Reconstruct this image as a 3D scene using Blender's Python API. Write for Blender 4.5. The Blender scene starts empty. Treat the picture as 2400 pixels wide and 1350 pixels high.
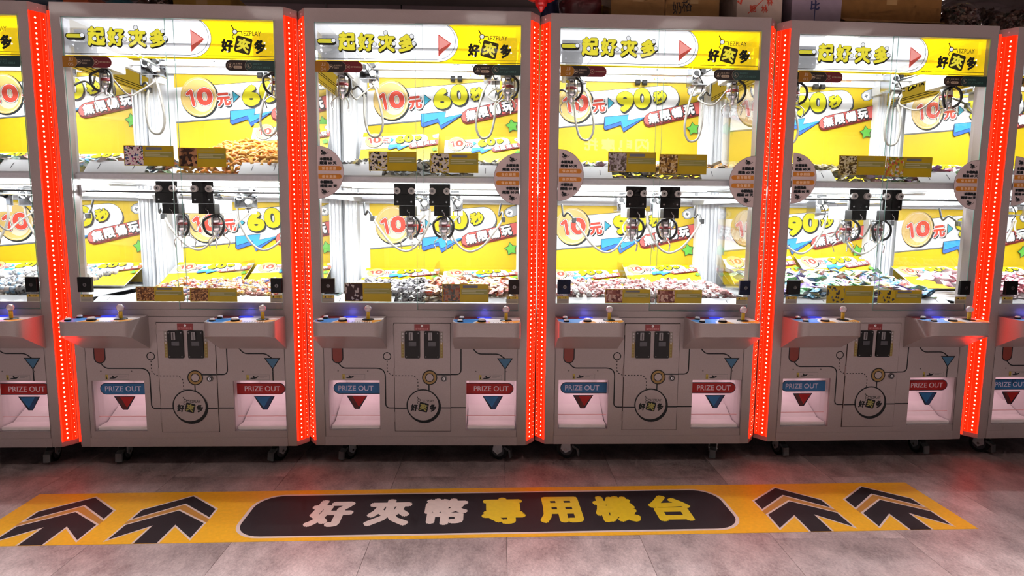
import bpy, bmesh, math, random
from mathutils import Vector, Matrix
from mathutils.geometry import tessellate_polygon

S = bpy.context.scene
COL = S.collection
R = random.Random(7)
PI = math.pi

# ------------------------------------------------------------------ camera
F_PX, PITCH, YAW, ROLL = 1444.07, -0.1177, -0.0219, 0.0094
cam_d = bpy.data.cameras.new('camera')
cam_d.sensor_fit = 'HORIZONTAL'; cam_d.sensor_width = 36.0
cam_d.lens = 36.0 * F_PX / 2400.0
cam_d.clip_start = 0.05; cam_d.clip_end = 60
cam = bpy.data.objects.new('camera', cam_d); COL.objects.link(cam)
cam.matrix_world = (Matrix.Translation((0.3905, -3.0554, 1.3011)) @ Matrix.Rotation(YAW, 4, 'Z')
                    @ Matrix.Rotation(PI / 2 + PITCH, 4, 'X') @ Matrix.Rotation(ROLL, 4, 'Z'))
S.camera = cam

# ------------------------------------------------------------------ world, view, room light
w = bpy.data.worlds.new('world'); S.world = w; w.use_nodes = True
w.node_tree.nodes['Background'].inputs[0].default_value = (0.55, 0.47, 0.46, 1)
w.node_tree.nodes['Background'].inputs[1].default_value = 0.07
S.view_settings.view_transform = 'Standard'; S.view_settings.look = 'None'
S.view_settings.exposure = 0.0; S.view_settings.gamma = 1.0
S.view_settings.use_curve_mapping = False
cy = S.cycles
cy.max_bounces = 4; cy.diffuse_bounces = 2; cy.glossy_bounces = 2; cy.transmission_bounces = 2
cy.transparent_max_bounces = 16
cy.caustics_reflective = False; cy.caustics_refractive = False
cy.use_adaptive_sampling = True; cy.adaptive_threshold = 0.06; cy.adaptive_min_samples = 12
cy.sample_clamp_indirect = 4.0; cy.sample_clamp_direct = 0.0
CEIL_Z = 2.85
CEIL_W = 2.6           # each ceiling panel lamp
FILL_DOWN_W = 80.0           # each fill light added over the aisle
FILL_L = 0.3            # glow of the fill panels added behind the camera
CHAMBER_W = 13.0         # each LED batten inside a machine


def area_light(name, loc, sx, sy, power, color, parent=None, rot=(0, 0, 0), spread=None):
    l = bpy.data.lights.new(name, 'AREA'); l.shape = 'RECTANGLE'; l.size = sx; l.size_y = sy
    l.energy = power; l.color = color
    if spread: l.spread = spread
    o = bpy.data.objects.new(name, l); COL.objects.link(o)
    o.location = loc; o.rotation_euler = rot
    if parent: o.parent = parent
    return o


# ------------------------------------------------------------------ materials
MATS = {}


def nodes(name):
    m = bpy.data.materials.new(name); m.use_nodes = True
    nt = m.node_tree; nt.nodes.clear()
    out = nt.nodes.new('ShaderNodeOutputMaterial')
    return m, nt, out


def lin(c):
    f = lambda v: (v / 12.92 if v <= 0.04045 else ((v + 0.055) / 1.055) ** 2.4)
    return tuple(f(v / 255.0) for v in c)


def pbr(name, col, rough=0.5, metal=0.0, noise=0.04, nscale=30.0, bump=0.0, spec=0.5, trans=0.0, coat=0.0, srgb=True):
    """principled surface with a fine procedural mottling"""
    if name in MATS: return MATS[name]
    m, nt, out = nodes(name)
    c = lin(col) if srgb else col
    p = nt.nodes.new('ShaderNodeBsdfPrincipled')
    p.inputs['Roughness'].default_value = rough; p.inputs['Metallic'].default_value = metal
    p.inputs['Specular IOR Level'].default_value = spec
    p.inputs['Coat Weight'].default_value = coat; p.inputs['Coat Roughness'].default_value = 0.06
    p.inputs['Base Color'].default_value = (*c, 1)
    if noise > 0 or bump > 0:
        tc = nt.nodes.new('ShaderNodeTexCoord'); n = nt.nodes.new('ShaderNodeTexNoise')
        n.inputs['Scale'].default_value = nscale; n.inputs['Detail'].default_value = 3
        nt.links.new(tc.outputs['Object'], n.inputs['Vector'])
        if noise > 0:
            r = nt.nodes.new('ShaderNodeValToRGB')
            r.color_ramp.elements[0].position = 0.3; r.color_ramp.elements[1].position = 0.7
            r.color_ramp.elements[0].color = (*[v * (1 - noise) for v in c], 1)
            r.color_ramp.elements[1].color = (*[min(1, v * (1 + noise)) for v in c], 1)
            nt.links.new(n.outputs['Fac'], r.inputs['Fac']); nt.links.new(r.outputs['Color'], p.inputs['Base Color'])
        if bump > 0:
            b = nt.nodes.new('ShaderNodeBump'); b.inputs['Strength'].default_value = bump; b.inputs['Distance'].default_value = 0.01
            nt.links.new(n.outputs['Fac'], b.inputs['Height']); nt.links.new(b.outputs['Normal'], p.inputs['Normal'])
    last = p
    if trans > 0:
        t = nt.nodes.new('ShaderNodeBsdfTranslucent'); t.inputs['Color'].default_value = (*c, 1)
        mx = nt.nodes.new('ShaderNodeMixShader'); mx.inputs[0].default_value = trans
        nt.links.new(p.outputs[0], mx.inputs[1]); nt.links.new(t.outputs[0], mx.inputs[2]); last = mx
    nt.links.new(last.outputs[0], out.inputs['Surface'])
    MATS[name] = m
    return m


def emit(name, col, strength, srgb=False, sampled=True):
    if name in MATS: return MATS[name]
    m, nt, out = nodes(name)
    e = nt.nodes.new('ShaderNodeEmission')
    e.inputs[0].default_value = (*(lin(col) if srgb else col), 1); e.inputs[1].default_value = strength
    nt.links.new(e.outputs[0], out.inputs['Surface'])
    if not sampled: m.cycles.emission_sampling = 'NONE'
    MATS[name] = m
    return m


def glass(name, tint=(1, 1, 1), refl=0.045, rough=0.0):
    if name in MATS: return MATS[name]
    m, nt, out = nodes(name)
    t = nt.nodes.new('ShaderNodeBsdfTransparent'); t.inputs[0].default_value = (*tint, 1)
    g = nt.nodes.new('ShaderNodeBsdfGlossy'); g.inputs['Roughness'].default_value = rough
    fr = nt.nodes.new('ShaderNodeLayerWeight'); fr.inputs['Blend'].default_value = 0.12
    mp = nt.nodes.new('ShaderNodeMapRange'); mp.inputs['To Min'].default_value = refl; mp.inputs['To Max'].default_value = 0.3
    mx = nt.nodes.new('ShaderNodeMixShader')
    nt.links.new(fr.outputs['Fresnel'], mp.inputs['Value']); nt.links.new(mp.outputs[0], mx.inputs[0])
    nt.links.new(t.outputs[0], mx.inputs[1]); nt.links.new(g.outputs[0], mx.inputs[2])
    nt.links.new(mx.outputs[0], out.inputs['Surface'])
    MATS[name] = m
    return m


def backlit(name, col, clear=0.35, glow=0.55):
    """thin printed light-box film: part clear, part glowing, part diffusing"""
    if name in MATS: return MATS[name]
    m, nt, out = nodes(name)
    c = lin(col)
    t = nt.nodes.new('ShaderNodeBsdfTransparent'); t.inputs[0].default_value = (*c, 1)
    d = nt.nodes.new('ShaderNodeBsdfTranslucent'); d.inputs[0].default_value = (*[v * .3 for v in c], 1)
    e = nt.nodes.new('ShaderNodeEmission'); e.inputs[0].default_value = (*c, 1); e.inputs[1].default_value = glow
    a = nt.nodes.new('ShaderNodeAddShader'); mx = nt.nodes.new('ShaderNodeMixShader'); mx.inputs[0].default_value = 1 - clear
    nt.links.new(d.outputs[0], a.inputs[0]); nt.links.new(e.outputs[0], a.inputs[1])
    nt.links.new(t.outputs[0], mx.inputs[1]); nt.links.new(a.outputs[0], mx.inputs[2])
    nt.links.new(mx.outputs[0], out.inputs['Surface']); m.cycles.emission_sampling = 'NONE'
    MATS[name] = m
    return m


def speckle(name, cols, scale=60.0, rough=0.4, trans=0.3):
    """voronoi mosaic for the small product photographs on the cards"""
    if name in MATS: return MATS[name]
    m, nt, out = nodes(name)
    tc = nt.nodes.new('ShaderNodeTexCoord'); v = nt.nodes.new('ShaderNodeTexVoronoi'); v.inputs['Scale'].default_value = scale
    sp = nt.nodes.new('ShaderNodeSeparateColor'); r = nt.nodes.new('ShaderNodeValToRGB'); r.color_ramp.interpolation = 'CONSTANT'
    while len(r.color_ramp.elements) < len(cols): r.color_ramp.elements.new(0.5)
    for i, c in enumerate(cols):
        r.color_ramp.elements[i].position = i / len(cols); r.color_ramp.elements[i].color = (*lin(c), 1)
    p = nt.nodes.new('ShaderNodeBsdfPrincipled'); p.inputs['Roughness'].default_value = rough
    t = nt.nodes.new('ShaderNodeBsdfTranslucent'); mx = nt.nodes.new('ShaderNodeMixShader'); mx.inputs[0].default_value = trans
    nt.links.new(tc.outputs['Object'], v.inputs['Vector']); nt.links.new(v.outputs['Color'], sp.inputs[0])
    nt.links.new(sp.outputs[0], r.inputs['Fac']); nt.links.new(r.outputs[0], p.inputs['Base Color']); nt.links.new(r.outputs[0], t.inputs[0])
    nt.links.new(p.outputs[0], mx.inputs[1]); nt.links.new(t.outputs[0], mx.inputs[2]); nt.links.new(mx.outputs[0], out.inputs['Surface'])
    MATS[name] = m
    return m


def candy_mat(name, cols, rough=0.3, trans=0.15, single=False, white=0.5):
    """wrapper foil whose colour differs from candy to candy"""
    if name in MATS: return MATS[name]
    m, nt, out = nodes(name)
    oi = nt.nodes.new('ShaderNodeObjectInfo'); ge = nt.nodes.new('ShaderNodeNewGeometry')
    ad = nt.nodes.new('ShaderNodeMath'); ad.operation = 'ADD'; fr = nt.nodes.new('ShaderNodeMath'); fr.operation = 'FRACT'
    r = nt.nodes.new('ShaderNodeValToRGB'); r.color_ramp.interpolation = 'CONSTANT'
    while len(r.color_ramp.elements) < len(cols): r.color_ramp.elements.new(0.5)
    for i, c in enumerate(cols):
        r.color_ramp.elements[i].position = i / len(cols); r.color_ramp.elements[i].color = (*[v * .75 for v in lin(c)], 1)
    tc = nt.nodes.new('ShaderNodeTexCoord'); n = nt.nodes.new('ShaderNodeTexVoronoi'); n.inputs['Scale'].default_value = 55
    mixc = nt.nodes.new('ShaderNodeMix'); mixc.data_type = 'RGBA'
    gt = nt.nodes.new('ShaderNodeMath'); gt.operation = 'GREATER_THAN'; gt.inputs[1].default_value = 0.42
    mul = nt.nodes.new('ShaderNodeMath'); mul.operation = 'MULTIPLY'; mul.inputs[1].default_value = 0.0 if 'snack' in name else white
    p = nt.nodes.new('ShaderNodeBsdfPrincipled'); p.inputs['Roughness'].default_value = rough
    nt.links.new(oi.outputs['Random'], ad.inputs[0]); nt.links.new(ge.outputs['Random Per Island'], ad.inputs[1])
    nt.links.new(ad.outputs[0], fr.inputs[0]); nt.links.new(fr.outputs[0], r.inputs['Fac'])
    nt.links.new(tc.outputs['Object'], n.inputs['Vector']); nt.links.new(n.outputs['Distance'], gt.inputs[0])
    nt.links.new(gt.outputs[0], mul.inputs[0]); nt.links.new(mul.outputs[0], mixc.inputs[0])
    nt.links.new(r.outputs[0], mixc.inputs[6]); mixc.inputs[7].default_value = (0.5, 0.49, 0.48, 1)
    nt.links.new(mixc.outputs[2], p.inputs['Base Color'])
    t = nt.nodes.new('ShaderNodeBsdfTranslucent'); nt.links.new(r.outputs[0], t.inputs[0])
    if single: nt.links.new(oi.outputs['Color'], mixc.inputs[6]); nt.links.new(oi.outputs['Color'], t.inputs[0])
    mx = nt.nodes.new('ShaderNodeMixShader'); mx.inputs[0].default_value = trans
    nt.links.new(p.outputs[0], mx.inputs[1]); nt.links.new(t.outputs[0], mx.inputs[2]); nt.links.new(mx.outputs[0], out.inputs['Surface'])
    MATS[name] = m
    return m


def floor_mat():
    m, nt, out = nodes('stone_vinyl')
    tc = nt.nodes.new('ShaderNodeTexCoord'); oi = nt.nodes.new('ShaderNodeObjectInfo')
    mp = nt.nodes.new('ShaderNodeMapping'); mp.inputs['Scale'].default_value = (2.2, 1.4, 1); mp.inputs['Rotation'].default_value = (0, 0, 0.55)
    off = nt.nodes.new('ShaderNodeVectorMath'); off.operation = 'ADD'
    sc = nt.nodes.new('ShaderNodeVectorMath'); sc.operation = 'SCALE'; sc.inputs['Scale'].default_value = 37.0
    cb = nt.nodes.new('ShaderNodeCombineXYZ')
    nt.links.new(oi.outputs['Random'], cb.inputs[0]); nt.links.new(oi.outputs['Random'], cb.inputs[1]); nt.links.new(cb.outputs[0], sc.inputs[0])
    nt.links.new(tc.outputs['Object'], mp.inputs[0]); nt.links.new(mp.outputs[0], off.inputs[0]); nt.links.new(sc.outputs[0], off.inputs[1])
    n1 = nt.nodes.new('ShaderNodeTexNoise'); n1.inputs['Scale'].default_value = 3.5; n1.inputs['Detail'].default_value = 5; n1.inputs['Roughness'].default_value = 0.65
    n2 = nt.nodes.new('ShaderNodeTexNoise'); n2.inputs['Scale'].default_value = 46; n2.inputs['Detail'].default_value = 6; n2.inputs['Roughness'].default_value = 0.85
    nt.links.new(off.outputs[0], n1.inputs['Vector']); nt.links.new(off.outputs[0], n2.inputs['Vector'])
    r = nt.nodes.new('ShaderNodeValToRGB')
    r.color_ramp.elements[0].position = 0.36; r.color_ramp.elements[0].color = (*lin((122, 108, 108)), 1)
    r.color_ramp.elements[1].position = 0.68; r.color_ramp.elements[1].color = (*lin((226, 207, 206)), 1)
    ad = nt.nodes.new('ShaderNodeMix'); ad.data_type = 'FLOAT'; ad.inputs[0].default_value = 0.5
    nt.links.new(n1.outputs['Fac'], ad.inputs[2]); nt.links.new(n2.outputs['Fac'], ad.inputs[3]); nt.links.new(ad.outputs[0], r.inputs['Fac'])
    hv = nt.nodes.new('ShaderNodeHueSaturation'); mr = nt.nodes.new('ShaderNodeMapRange')
    mr.inputs['To Min'].default_value = 0.86; mr.inputs['To Max'].default_value = 1.1
    nt.links.new(oi.outputs['Random'], mr.inputs['Value']); nt.links.new(mr.outputs[0], hv.inputs['Value']); nt.links.new(r.outputs[0], hv.inputs['Color'])
    p = nt.nodes.new('ShaderNodeBsdfPrincipled'); p.inputs['Roughness'].default_value = 0.3; p.inputs['Specular IOR Level'].default_value = 0.5
    b = nt.nodes.new('ShaderNodeBump'); b.inputs['Strength'].default_value = 0.25; b.inputs['Distance'].default_value = 0.004
    nt.links.new(n2.outputs['Fac'], b.inputs['Height']); nt.links.new(b.outputs[0], p.inputs['Normal'])
    nt.links.new(hv.outputs[0], p.inputs['Base Color']); nt.links.new(p.outputs[0], out.inputs['Surface'])
    return m


M_FRAME = pbr('pearl_plastic', (150, 139, 137), rough=0.3, noise=0.04, nscale=220, coat=0.2, spec=0.4)
M_FRONT = pbr('pearl_panel', (163, 152, 151), rough=0.36, noise=0.04, nscale=160, spec=0.3)
M_WHITE = pbr('white_enamel', (240, 242, 245), rough=0.4, noise=0.02)
M_ALU = pbr('brushed_aluminium', (214, 217, 222), rough=0.36, metal=0.25, noise=0.05, nscale=90)
M_CHROME = pbr('chrome', (225, 228, 232), rough=0.12, metal=1.0, noise=0.0)
M_BLACK = pbr('black_plastic', (5, 5, 5), rough=0.35, noise=0.1, spec=0.25)
M_BLACKM = pbr('black_rubber', (9, 9, 10), rough=0.6, noise=0.1)
M_GREYHOSE = pbr('grey_hose', (128, 124, 116), rough=0.45, noise=0.06)
M_NYLON = pbr('white_nylon', (205, 203, 198), rough=0.5, noise=0.04)
M_REDBAND = pbr('dark_red_band', (122, 34, 38), rough=0.4, noise=0.08)
M_GAP = pbr('dark_gap', (28, 20, 20), rough=0.8, noise=0.0)
M_INK = pbr('black_ink', (24, 22, 26), rough=0.5, noise=0.05)
M_GLASS = glass('clear_glass')
M_ACRYL = glass('clear_acrylic', (0.97, 0.98, 0.98), 0.05)
M_EDGE = pbr('green_glass_edge', (120, 165, 155), rough=0.2, noise=0.0)
M_TUBE = emit('white_led_batten', (0.93, 0.97, 1.0), 6.0, sampled=False)
M_LEDBASE = emit('red_led_channel', (1.0, 0.0062, 0.001), 4.4)
M_LEDDOT = emit('red_led_diode_glint', (1.0, 0.30, 0.18), 9.0, sampled=False)
M_LEDRAIL = emit('red_led_lip', (1.0, 0.04, 0.012), 1.6, sampled=False)
M_BLUELAMP = emit('blue_lamp', (0.06, 0.08, 1.0), 0.8, sampled=False)
YEL = (202, 172, 10)
C = dict(
    yellow=pbr('print_yellow', YEL, 0.5, noise=0.03, trans=0.1), white=pbr('print_white', (236, 237, 239), 0.5, noise=0.0, spec=0.2),
    ink=pbr('print_black', (31, 35, 38), 0.5, noise=0.0, spec=0.2), red=pbr('print_red', (188, 68, 53), 0.5, noise=0.0, spec=0.2),
    salmon=pbr('print_salmon', (193, 92, 87), 0.5, noise=0.0, spec=0.2), lemon=pbr('print_lemon', (200, 193, 26), 0.5, noise=0.0, spec=0.2),
    gold=pbr('print_gold', (200, 170, 99), 0.5, noise=0.1, nscale=6), cream=pbr('print_cream', (208, 196, 170), 0.5, noise=0.05, nscale=6),
    blue=pbr('print_blue', (57, 141, 193), 0.5, noise=0.0, spec=0.2), dblue=pbr('print_dark_blue', (50, 92, 166), 0.5, noise=0.0, spec=0.2),
    cyan=pbr('print_cyan', (57, 153, 179), 0.5, noise=0.0, spec=0.2), green=pbr('print_green', (90, 162, 65), 0.5, noise=0.0, spec=0.2),
    grey=pbr('print_grey', (170, 174, 178), 0.5, noise=0.0, spec=0.2), dgrey=pbr('print_dark_grey', (99, 102, 107), 0.5, noise=0.0, spec=0.2),
    brown=pbr('print_brown', (99, 28, 23), 0.5, noise=0.0, spec=0.2))
H = dict(dot=backlit('film_dot', (250, 251, 255), 0.0, 0.9), white=backlit('film_white', (250, 251, 255), 0.62, 0.42), yellow=backlit('film_yellow', (255, 226, 40), 0.55, 1.0),
         ink=backlit('film_black', (52, 50, 44), 0.0, 0.35), lemon=backlit('film_lemon', (240, 228, 70), 0.0, 0.72),
         pink=backlit('film_pink', (246, 176, 168), 0.0, 0.8), red=backlit('film_red', (196, 70, 60), 0.0, 0.6),
         side=backlit('film_side_yellow', (226, 196, 70), 0.12, 0.42), sideink=backlit('film_side_black', (60, 55, 40), 0.0, 0.25))  # side films given their own glow to lift the poorly lit side signs

# ------------------------------------------------------------------ mesh helpers
CACHE = {}


class MB:
    """collects faces of one part, each with its material"""

    def __init__(s): s.v = []; s.f = []; s.m = []; s.mats = []; s.smooth = []

    def mi(s, mat):
        if mat not in s.mats: s.mats.append(mat)
        return s.mats.index(mat)

    def add(s, vs, fs, mat, smooth=False):
        o = len(s.v); k = s.mi(mat); s.v.extend(vs)
        for f in fs: s.f.append([i + o for i in f]); s.m.append(k); s.smooth.append(smooth)
        return s

    def box(s, a, b, mat, bev=0.0):
        x0, y0, z0 = a; x1, y1, z1 = b
        if bev <= 0:
            vs = [(x0, y0, z0), (x1, y0, z0), (x1, y1, z0), (x0, y1, z0), (x0, y0, z1), (x1, y0, z1), (x1, y1, z1), (x0, y1, z1)]
            fs = [(3, 2, 1, 0), (4, 5, 6, 7), (0, 1, 5, 4), (1, 2, 6, 5), (2, 3, 7, 6), (3, 0, 4, 7)]
            return s.add(vs, fs, mat)
        bm = bmesh.new(); bmesh.ops.create_cube(bm, size=1)
        for v in bm.verts: v.co = Vector(((x0 + x1) / 2 + v.co.x * (x1 - x0), (y0 + y1) / 2 + v.co.y * (y1 - y0), (z0 + z1) / 2 + v.co.z * (z1 - z0)))
        bmesh.ops.bevel(bm, geom=bm.edges[:], offset=bev, segments=2, profile=0.5, affect='EDGES')
        bm.verts.index_update()
        s.add([v.co[:] for v in bm.verts], [[v.index for v in f.verts] for f in bm.faces], mat); bm.free()
        return s

    def prism(s, pts, z0, z1, mat, axis='z', smooth=False):
        """pts: ccw outline in the plane; axis z: (x,y); axis y: (x,z) extruded along y; axis x: (y,z) along x"""
        n = len(pts)
        if axis == 'z': g = lambda p, h: (p[0], p[1], h)
        elif axis == 'y': g = lambda p, h: (p[0], h, p[1])
        else: g = lambda p, h: (h, p[0], p[1])
        vs = [g(p, z0) for p in pts] + [g(p, z1) for p in pts]
        fs = [tuple(reversed(range(n))), tuple(range(n, 2 * n))]
        s.add(vs, fs, mat)
        return s.add(vs, [(i, (i + 1) % n, n + (i + 1) % n, n + i) for i in range(n)], mat, smooth)

    def cyl(s, c, r, h, mat, axis='z', n=20, r2=None, caps=True):
        r2 = r if r2 is None else r2
        g = {'z': lambda a, b, t: (c[0] + a, c[1] + b, c[2] + t), 'y': lambda a, b, t: (c[0] + a, c[1] + t, c[2] + b),
             'x': lambda a, b, t: (c[0] + t, c[1] + a, c[2] + b)}[axis]
        vs = [g(r * math.cos(2 * PI * i / n), r * math.sin(2 * PI * i / n), 0) for i in range(n)] + \
             [g(r2 * math.cos(2 * PI * i / n), r2 * math.sin(2 * PI * i / n), h) for i in range(n)]
        s.add(vs, [(i, (i + 1) % n, n + (i + 1) % n, n + i) for i in range(n)], mat, True)
        if caps: s.add(vs, [tuple(reversed(range(n))), tuple(range(n, 2 * n))], mat)
        return s

    def lathe(s, c, prof, mat, n=20):
        vs = []; fs = []
        for r, z in prof: vs += [(c[0] + r * math.cos(2 * PI * i / n), c[1] + r * math.sin(2 * PI * i / n), c[2] + z) for i in range(n)]
        for k in range(len(prof) - 1):
            fs += [(k * n + i, k * n + (i + 1) % n, (k + 1) * n + (i + 1) % n, (k + 1) * n + i) for i in range(n)]
        return s.add(vs, fs, mat, True)

    def tube(s, pts, r, mat, n=8, ribs=0.0, sub=6):
        P = [Vector(p) for p in pts]
        if sub > 1 and len(P) > 2:
            Q = []
            for i in range(len(P) - 1):
                p0, p1, p2, p3 = P[max(i - 1, 0)], P[i], P[i + 1], P[min(i + 2, len(P) - 1)]
                for k in range(sub):
                    t = k / sub
                    Q.append(0.5 * ((2 * p1) + (p2 - p0) * t + (2 * p0 - 5 * p1 + 4 * p2 - p3) * t * t + (3 * p1 - p0 - 3 * p2 + p3) * t ** 3))
            Q.append(P[-1]); P = Q
        vs = []; fs = []
        for i, p in enumerate(P):
            d = (P[min(i + 1, len(P) - 1)] - P[max(i - 1, 0)]).normalized()
            u = d.cross(Vector((0, 0, 1)));
            if u.length < 1e-3: u = d.cross(Vector((0, 1, 0)))
            u.normalize(); v = d.cross(u)
            rr = r * (1 + (ribs if i % 2 else 0))
            vs += [(p + rr * (math.cos(2 * PI * k / n) * u + math.sin(2 * PI * k / n) * v))[:] for k in range(n)]
        m = len(P)
        for i in range(m - 1): fs += [(i * n + k, (i + 1) * n + k, (i + 1) * n + (k + 1) % n, i * n + (k + 1) % n) for k in range(n)]
        s.add(vs, fs, mat, True)
        return s.add(vs, [tuple(range(n)), tuple(reversed(range((m - 1) * n, m * n)))], mat)

    def plate_holes(s, xs, zs, holes, y0, y1, mat):
        """plate in the xz plane between y0 and y1 with rectangular holes given as (i,j) grid cells"""
        H_ = set(holes)
        idx = {}
        def V(i, j, k):
            if (i, j, k) not in idx: idx[(i, j, k)] = len(vs); vs.append((xs[i], (y0, y1)[k], zs[j]))
            return idx[(i, j, k)]
        vs = []; fs = []
        nx, nz = len(xs) - 1, len(zs) - 1
        solid = lambda i, j: 0 <= i < nx and 0 <= j < nz and (i, j) not in H_
        for i in range(nx):
            for j in range(nz):
                if not solid(i, j): continue
                fs.append((V(i, j, 0), V(i + 1, j, 0), V(i + 1, j + 1, 0), V(i, j + 1, 0)))
                fs.append((V(i, j + 1, 1), V(i + 1, j + 1, 1), V(i + 1, j, 1), V(i, j, 1)))
                if not solid(i - 1, j): fs.append((V(i, j, 1), V(i, j, 0), V(i, j + 1, 0), V(i, j + 1, 1)))
                if not solid(i + 1, j): fs.append((V(i + 1, j, 0), V(i + 1, j, 1), V(i + 1, j + 1, 1), V(i + 1, j + 1, 0)))
                if not solid(i, j - 1): fs.append((V(i, j, 0), V(i, j, 1), V(i + 1, j, 1), V(i + 1, j, 0)))
                if not solid(i, j + 1): fs.append((V(i, j + 1, 1), V(i, j + 1, 0), V(i + 1, j + 1, 0), V(i + 1, j + 1, 1)))
        return s.add(vs, fs, mat)

    def mesh(s, name):
        me = bpy.data.meshes.new(name)
        me.from_pydata([tuple(v) for v in s.v], [], s.f)
        for m in s.mats: me.materials.append(m)
        me.polygons.foreach_set('material_index', s.m)
        me.polygons.foreach_set('use_smooth', s.smooth)
        me.update()
        return me


def obj(name, src, parent=None, key=None, kind=None, label=None, loc=None, rot=None):
    """link ONE mesh object; a repeated key shares its mesh data. src: MB or a function returning one"""
    if key is not None and key in CACHE: me = CACHE[key]
    else:
        me = (src() if callable(src) else src).mesh(name)
        if key is not None: CACHE[key] = me
    o = bpy.data.objects.new(name, me); COL.objects.link(o)
    if parent is not None: o.parent = parent
    if loc is not None: o.location = loc
    if rot is not None: o.rotation_euler = rot
    if kind: o['kind'] = kind
    if label: o['label'] = label
    return o


def tag(o, label, cat, group=None):
    o['label'] = label; o['category'] = cat
    if group: o['group'] = group
    return o


def empty(name, loc=(0, 0, 0), rz=0.0):
    o = bpy.data.objects.new(name, None); COL.objects.link(o)
    o.location = loc; o.rotation_euler = (0, 0, rz); o.empty_display_size = 0.1
    return o


# ------------------------------------------------------------------ flat print
GLY = {}


def glyph(text):
    if text in GLY: return GLY[text]
    c = bpy.data.curves.new('glyph', 'FONT'); c.body = text; c.resolution_u = 6 if text.isascii() else 2
    o = bpy.data.objects.new('glyph', c); COL.objects.link(o)
    dg = bpy.context.evaluated_depsgraph_get(); ev = o.evaluated_get(dg); me = ev.to_mesh()
    vs = [(v.co.x, v.co.y) for v in me.vertices]; fs = [tuple(p.vertices) for p in me.polygons]
    ev.to_mesh_clear(); bpy.data.objects.remove(o); bpy.data.curves.remove(c)
    x0 = min(v[0] for v in vs); x1 = max(v[0] for v in vs); y0 = min(v[1] for v in vs); y1 = max(v[1] for v in vs)
    sx = max(x1 - x0, 1e-4); sy = max(y1 - y0, 1e-4)
    GLY[text] = ([((v[0] - x0) / sx - .5, (v[1] - y0) / sy - .5) for v in vs], fs, sx, sy)
    return GLY[text]


def arc(cx, cy_, r, a0, a1, n=14, ry=None):
    ry = r if ry is None else ry
    return [(cx + r * math.cos(a0 + (a1 - a0) * i / n), cy_ + ry * math.sin(a0 + (a1 - a0) * i / n)) for i in range(n + 1)]


def rrect(x0, y0, x1, y1, r, n=5, corners=(1, 1, 1, 1)):
    """ccw rounded rectangle; corners: bl, br, tr, tl"""
    out = []
    for k, (cx, cy_, a) in enumerate([(x0, y0, PI), (x1, y0, 1.5 * PI), (x1, y1, 0), (x0, y1, .5 * PI)]):
        if corners[k]:
            ox = cx + (r if k in (0, 3) else -r); oy = cy_ + (r if k in (0, 1) else -r)
            out += arc(ox, oy, r, a, a + PI / 2, n)
        else: out.append((cx, cy_))
    return out


class Print:
    """flat lettering and shapes laid on a plane; fn maps (u, v, height) to 3-D; every call is one ink layer"""

    def __init__(s, mb, fn, step=0.0001): s.mb = mb; s.fn = fn; s.h = step; s.step = step

    def up(s, k=1): s.h += s.step * k; return s

    def poly(s, pts, mat):
        # keep ccw
        a = sum(pts[i][0] * pts[(i + 1) % len(pts)][1] - pts[(i + 1) % len(pts)][0] * pts[i][1] for i in range(len(pts)))
        if a < 0: pts = pts[::-1]
        tri = tessellate_polygon([[Vector((p[0], p[1], 0)) for p in pts]])
        out = []
        for t in tri:
            (ax, ay), (bx, by), (cx, cy_) = pts[t[0]], pts[t[1]], pts[t[2]]
            out.append(t if (bx - ax) * (cy_ - ay) - (cx - ax) * (by - ay) > 0 else t[::-1])
        s.mb.add([s.fn(p[0], p[1], s.h) for p in pts], out, mat); s.h += s.step
        return s

    def disc(s, cx, cy_, r, mat, ry=None, n=28): return s.poly(arc(cx, cy_, r, 0, 2 * PI * (n - 1) / n, n - 1, ry), mat)

    def line(s, pts, wd, mat, closed=False):
        """stroke of constant width"""
        P = [Vector(p) for p in pts]; n = len(P); L = []; Rr = []
        for i in range(n):
            if closed: a, b = P[i - 1], P[(i + 1) % n]
            else: a, b = P[max(i - 1, 0)], P[min(i + 1, n - 1)]
            d = (b - a).normalized(); q = Vector((-d.y, d.x)) * wd / 2
            L.append(P[i] + q); Rr.append(P[i] - q)
        vs = [s.fn(p.x, p.y, s.h) for p in L] + [s.fn(p.x, p.y, s.h) for p in Rr]
        rng = range(n) if closed else range(n - 1)
        s.mb.add(vs, [(n + i, n + (i + 1) % n, (i + 1) % n, i) for i in rng], mat); s.h += s.step
        return s

    def stroke(s, pts, wd, mat):
        """round-ended heavy stroke"""
        s.line(pts, wd, mat)
        for q in pts: s.disc(q[0], q[1], wd / 2, mat, n=16)
        return s

    def text(s, t, cx, cy_, wd, ht, mat, rot=0.0, bold=0.0, shear=0.0, dx=0.0, dy=0.0, n=8):
        vs, fs, _, _ = glyph(t)
        ca, sa = math.cos(rot), math.sin(rot)
        offs = [(0, 0)]
        if bold > 0: offs = [(bold * math.cos(2 * PI * k / n), bold * math.sin(2 * PI * k / n)) for k in range(n)] + [(0, 0)]
        W_, H_ = max(wd - 2 * bold * 0, 1e-5), ht
        for ci, (ox, oy) in enumerate(offs):
            q = []; hh = s.h + ci * 1.5e-5
            for (x, y) in vs:
                x_, y_ = x * W_ + shear * y * H_, y * H_
                q.append(s.fn(cx + ca * x_ - sa * y_ + ox + dx, cy_ + sa * x_ + ca * y_ + oy + dy, hh))
            s.mb.add(q, fs, mat)
        s.h += s.step + 1.5e-5 * (len(offs) - 1)
        return s


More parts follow.
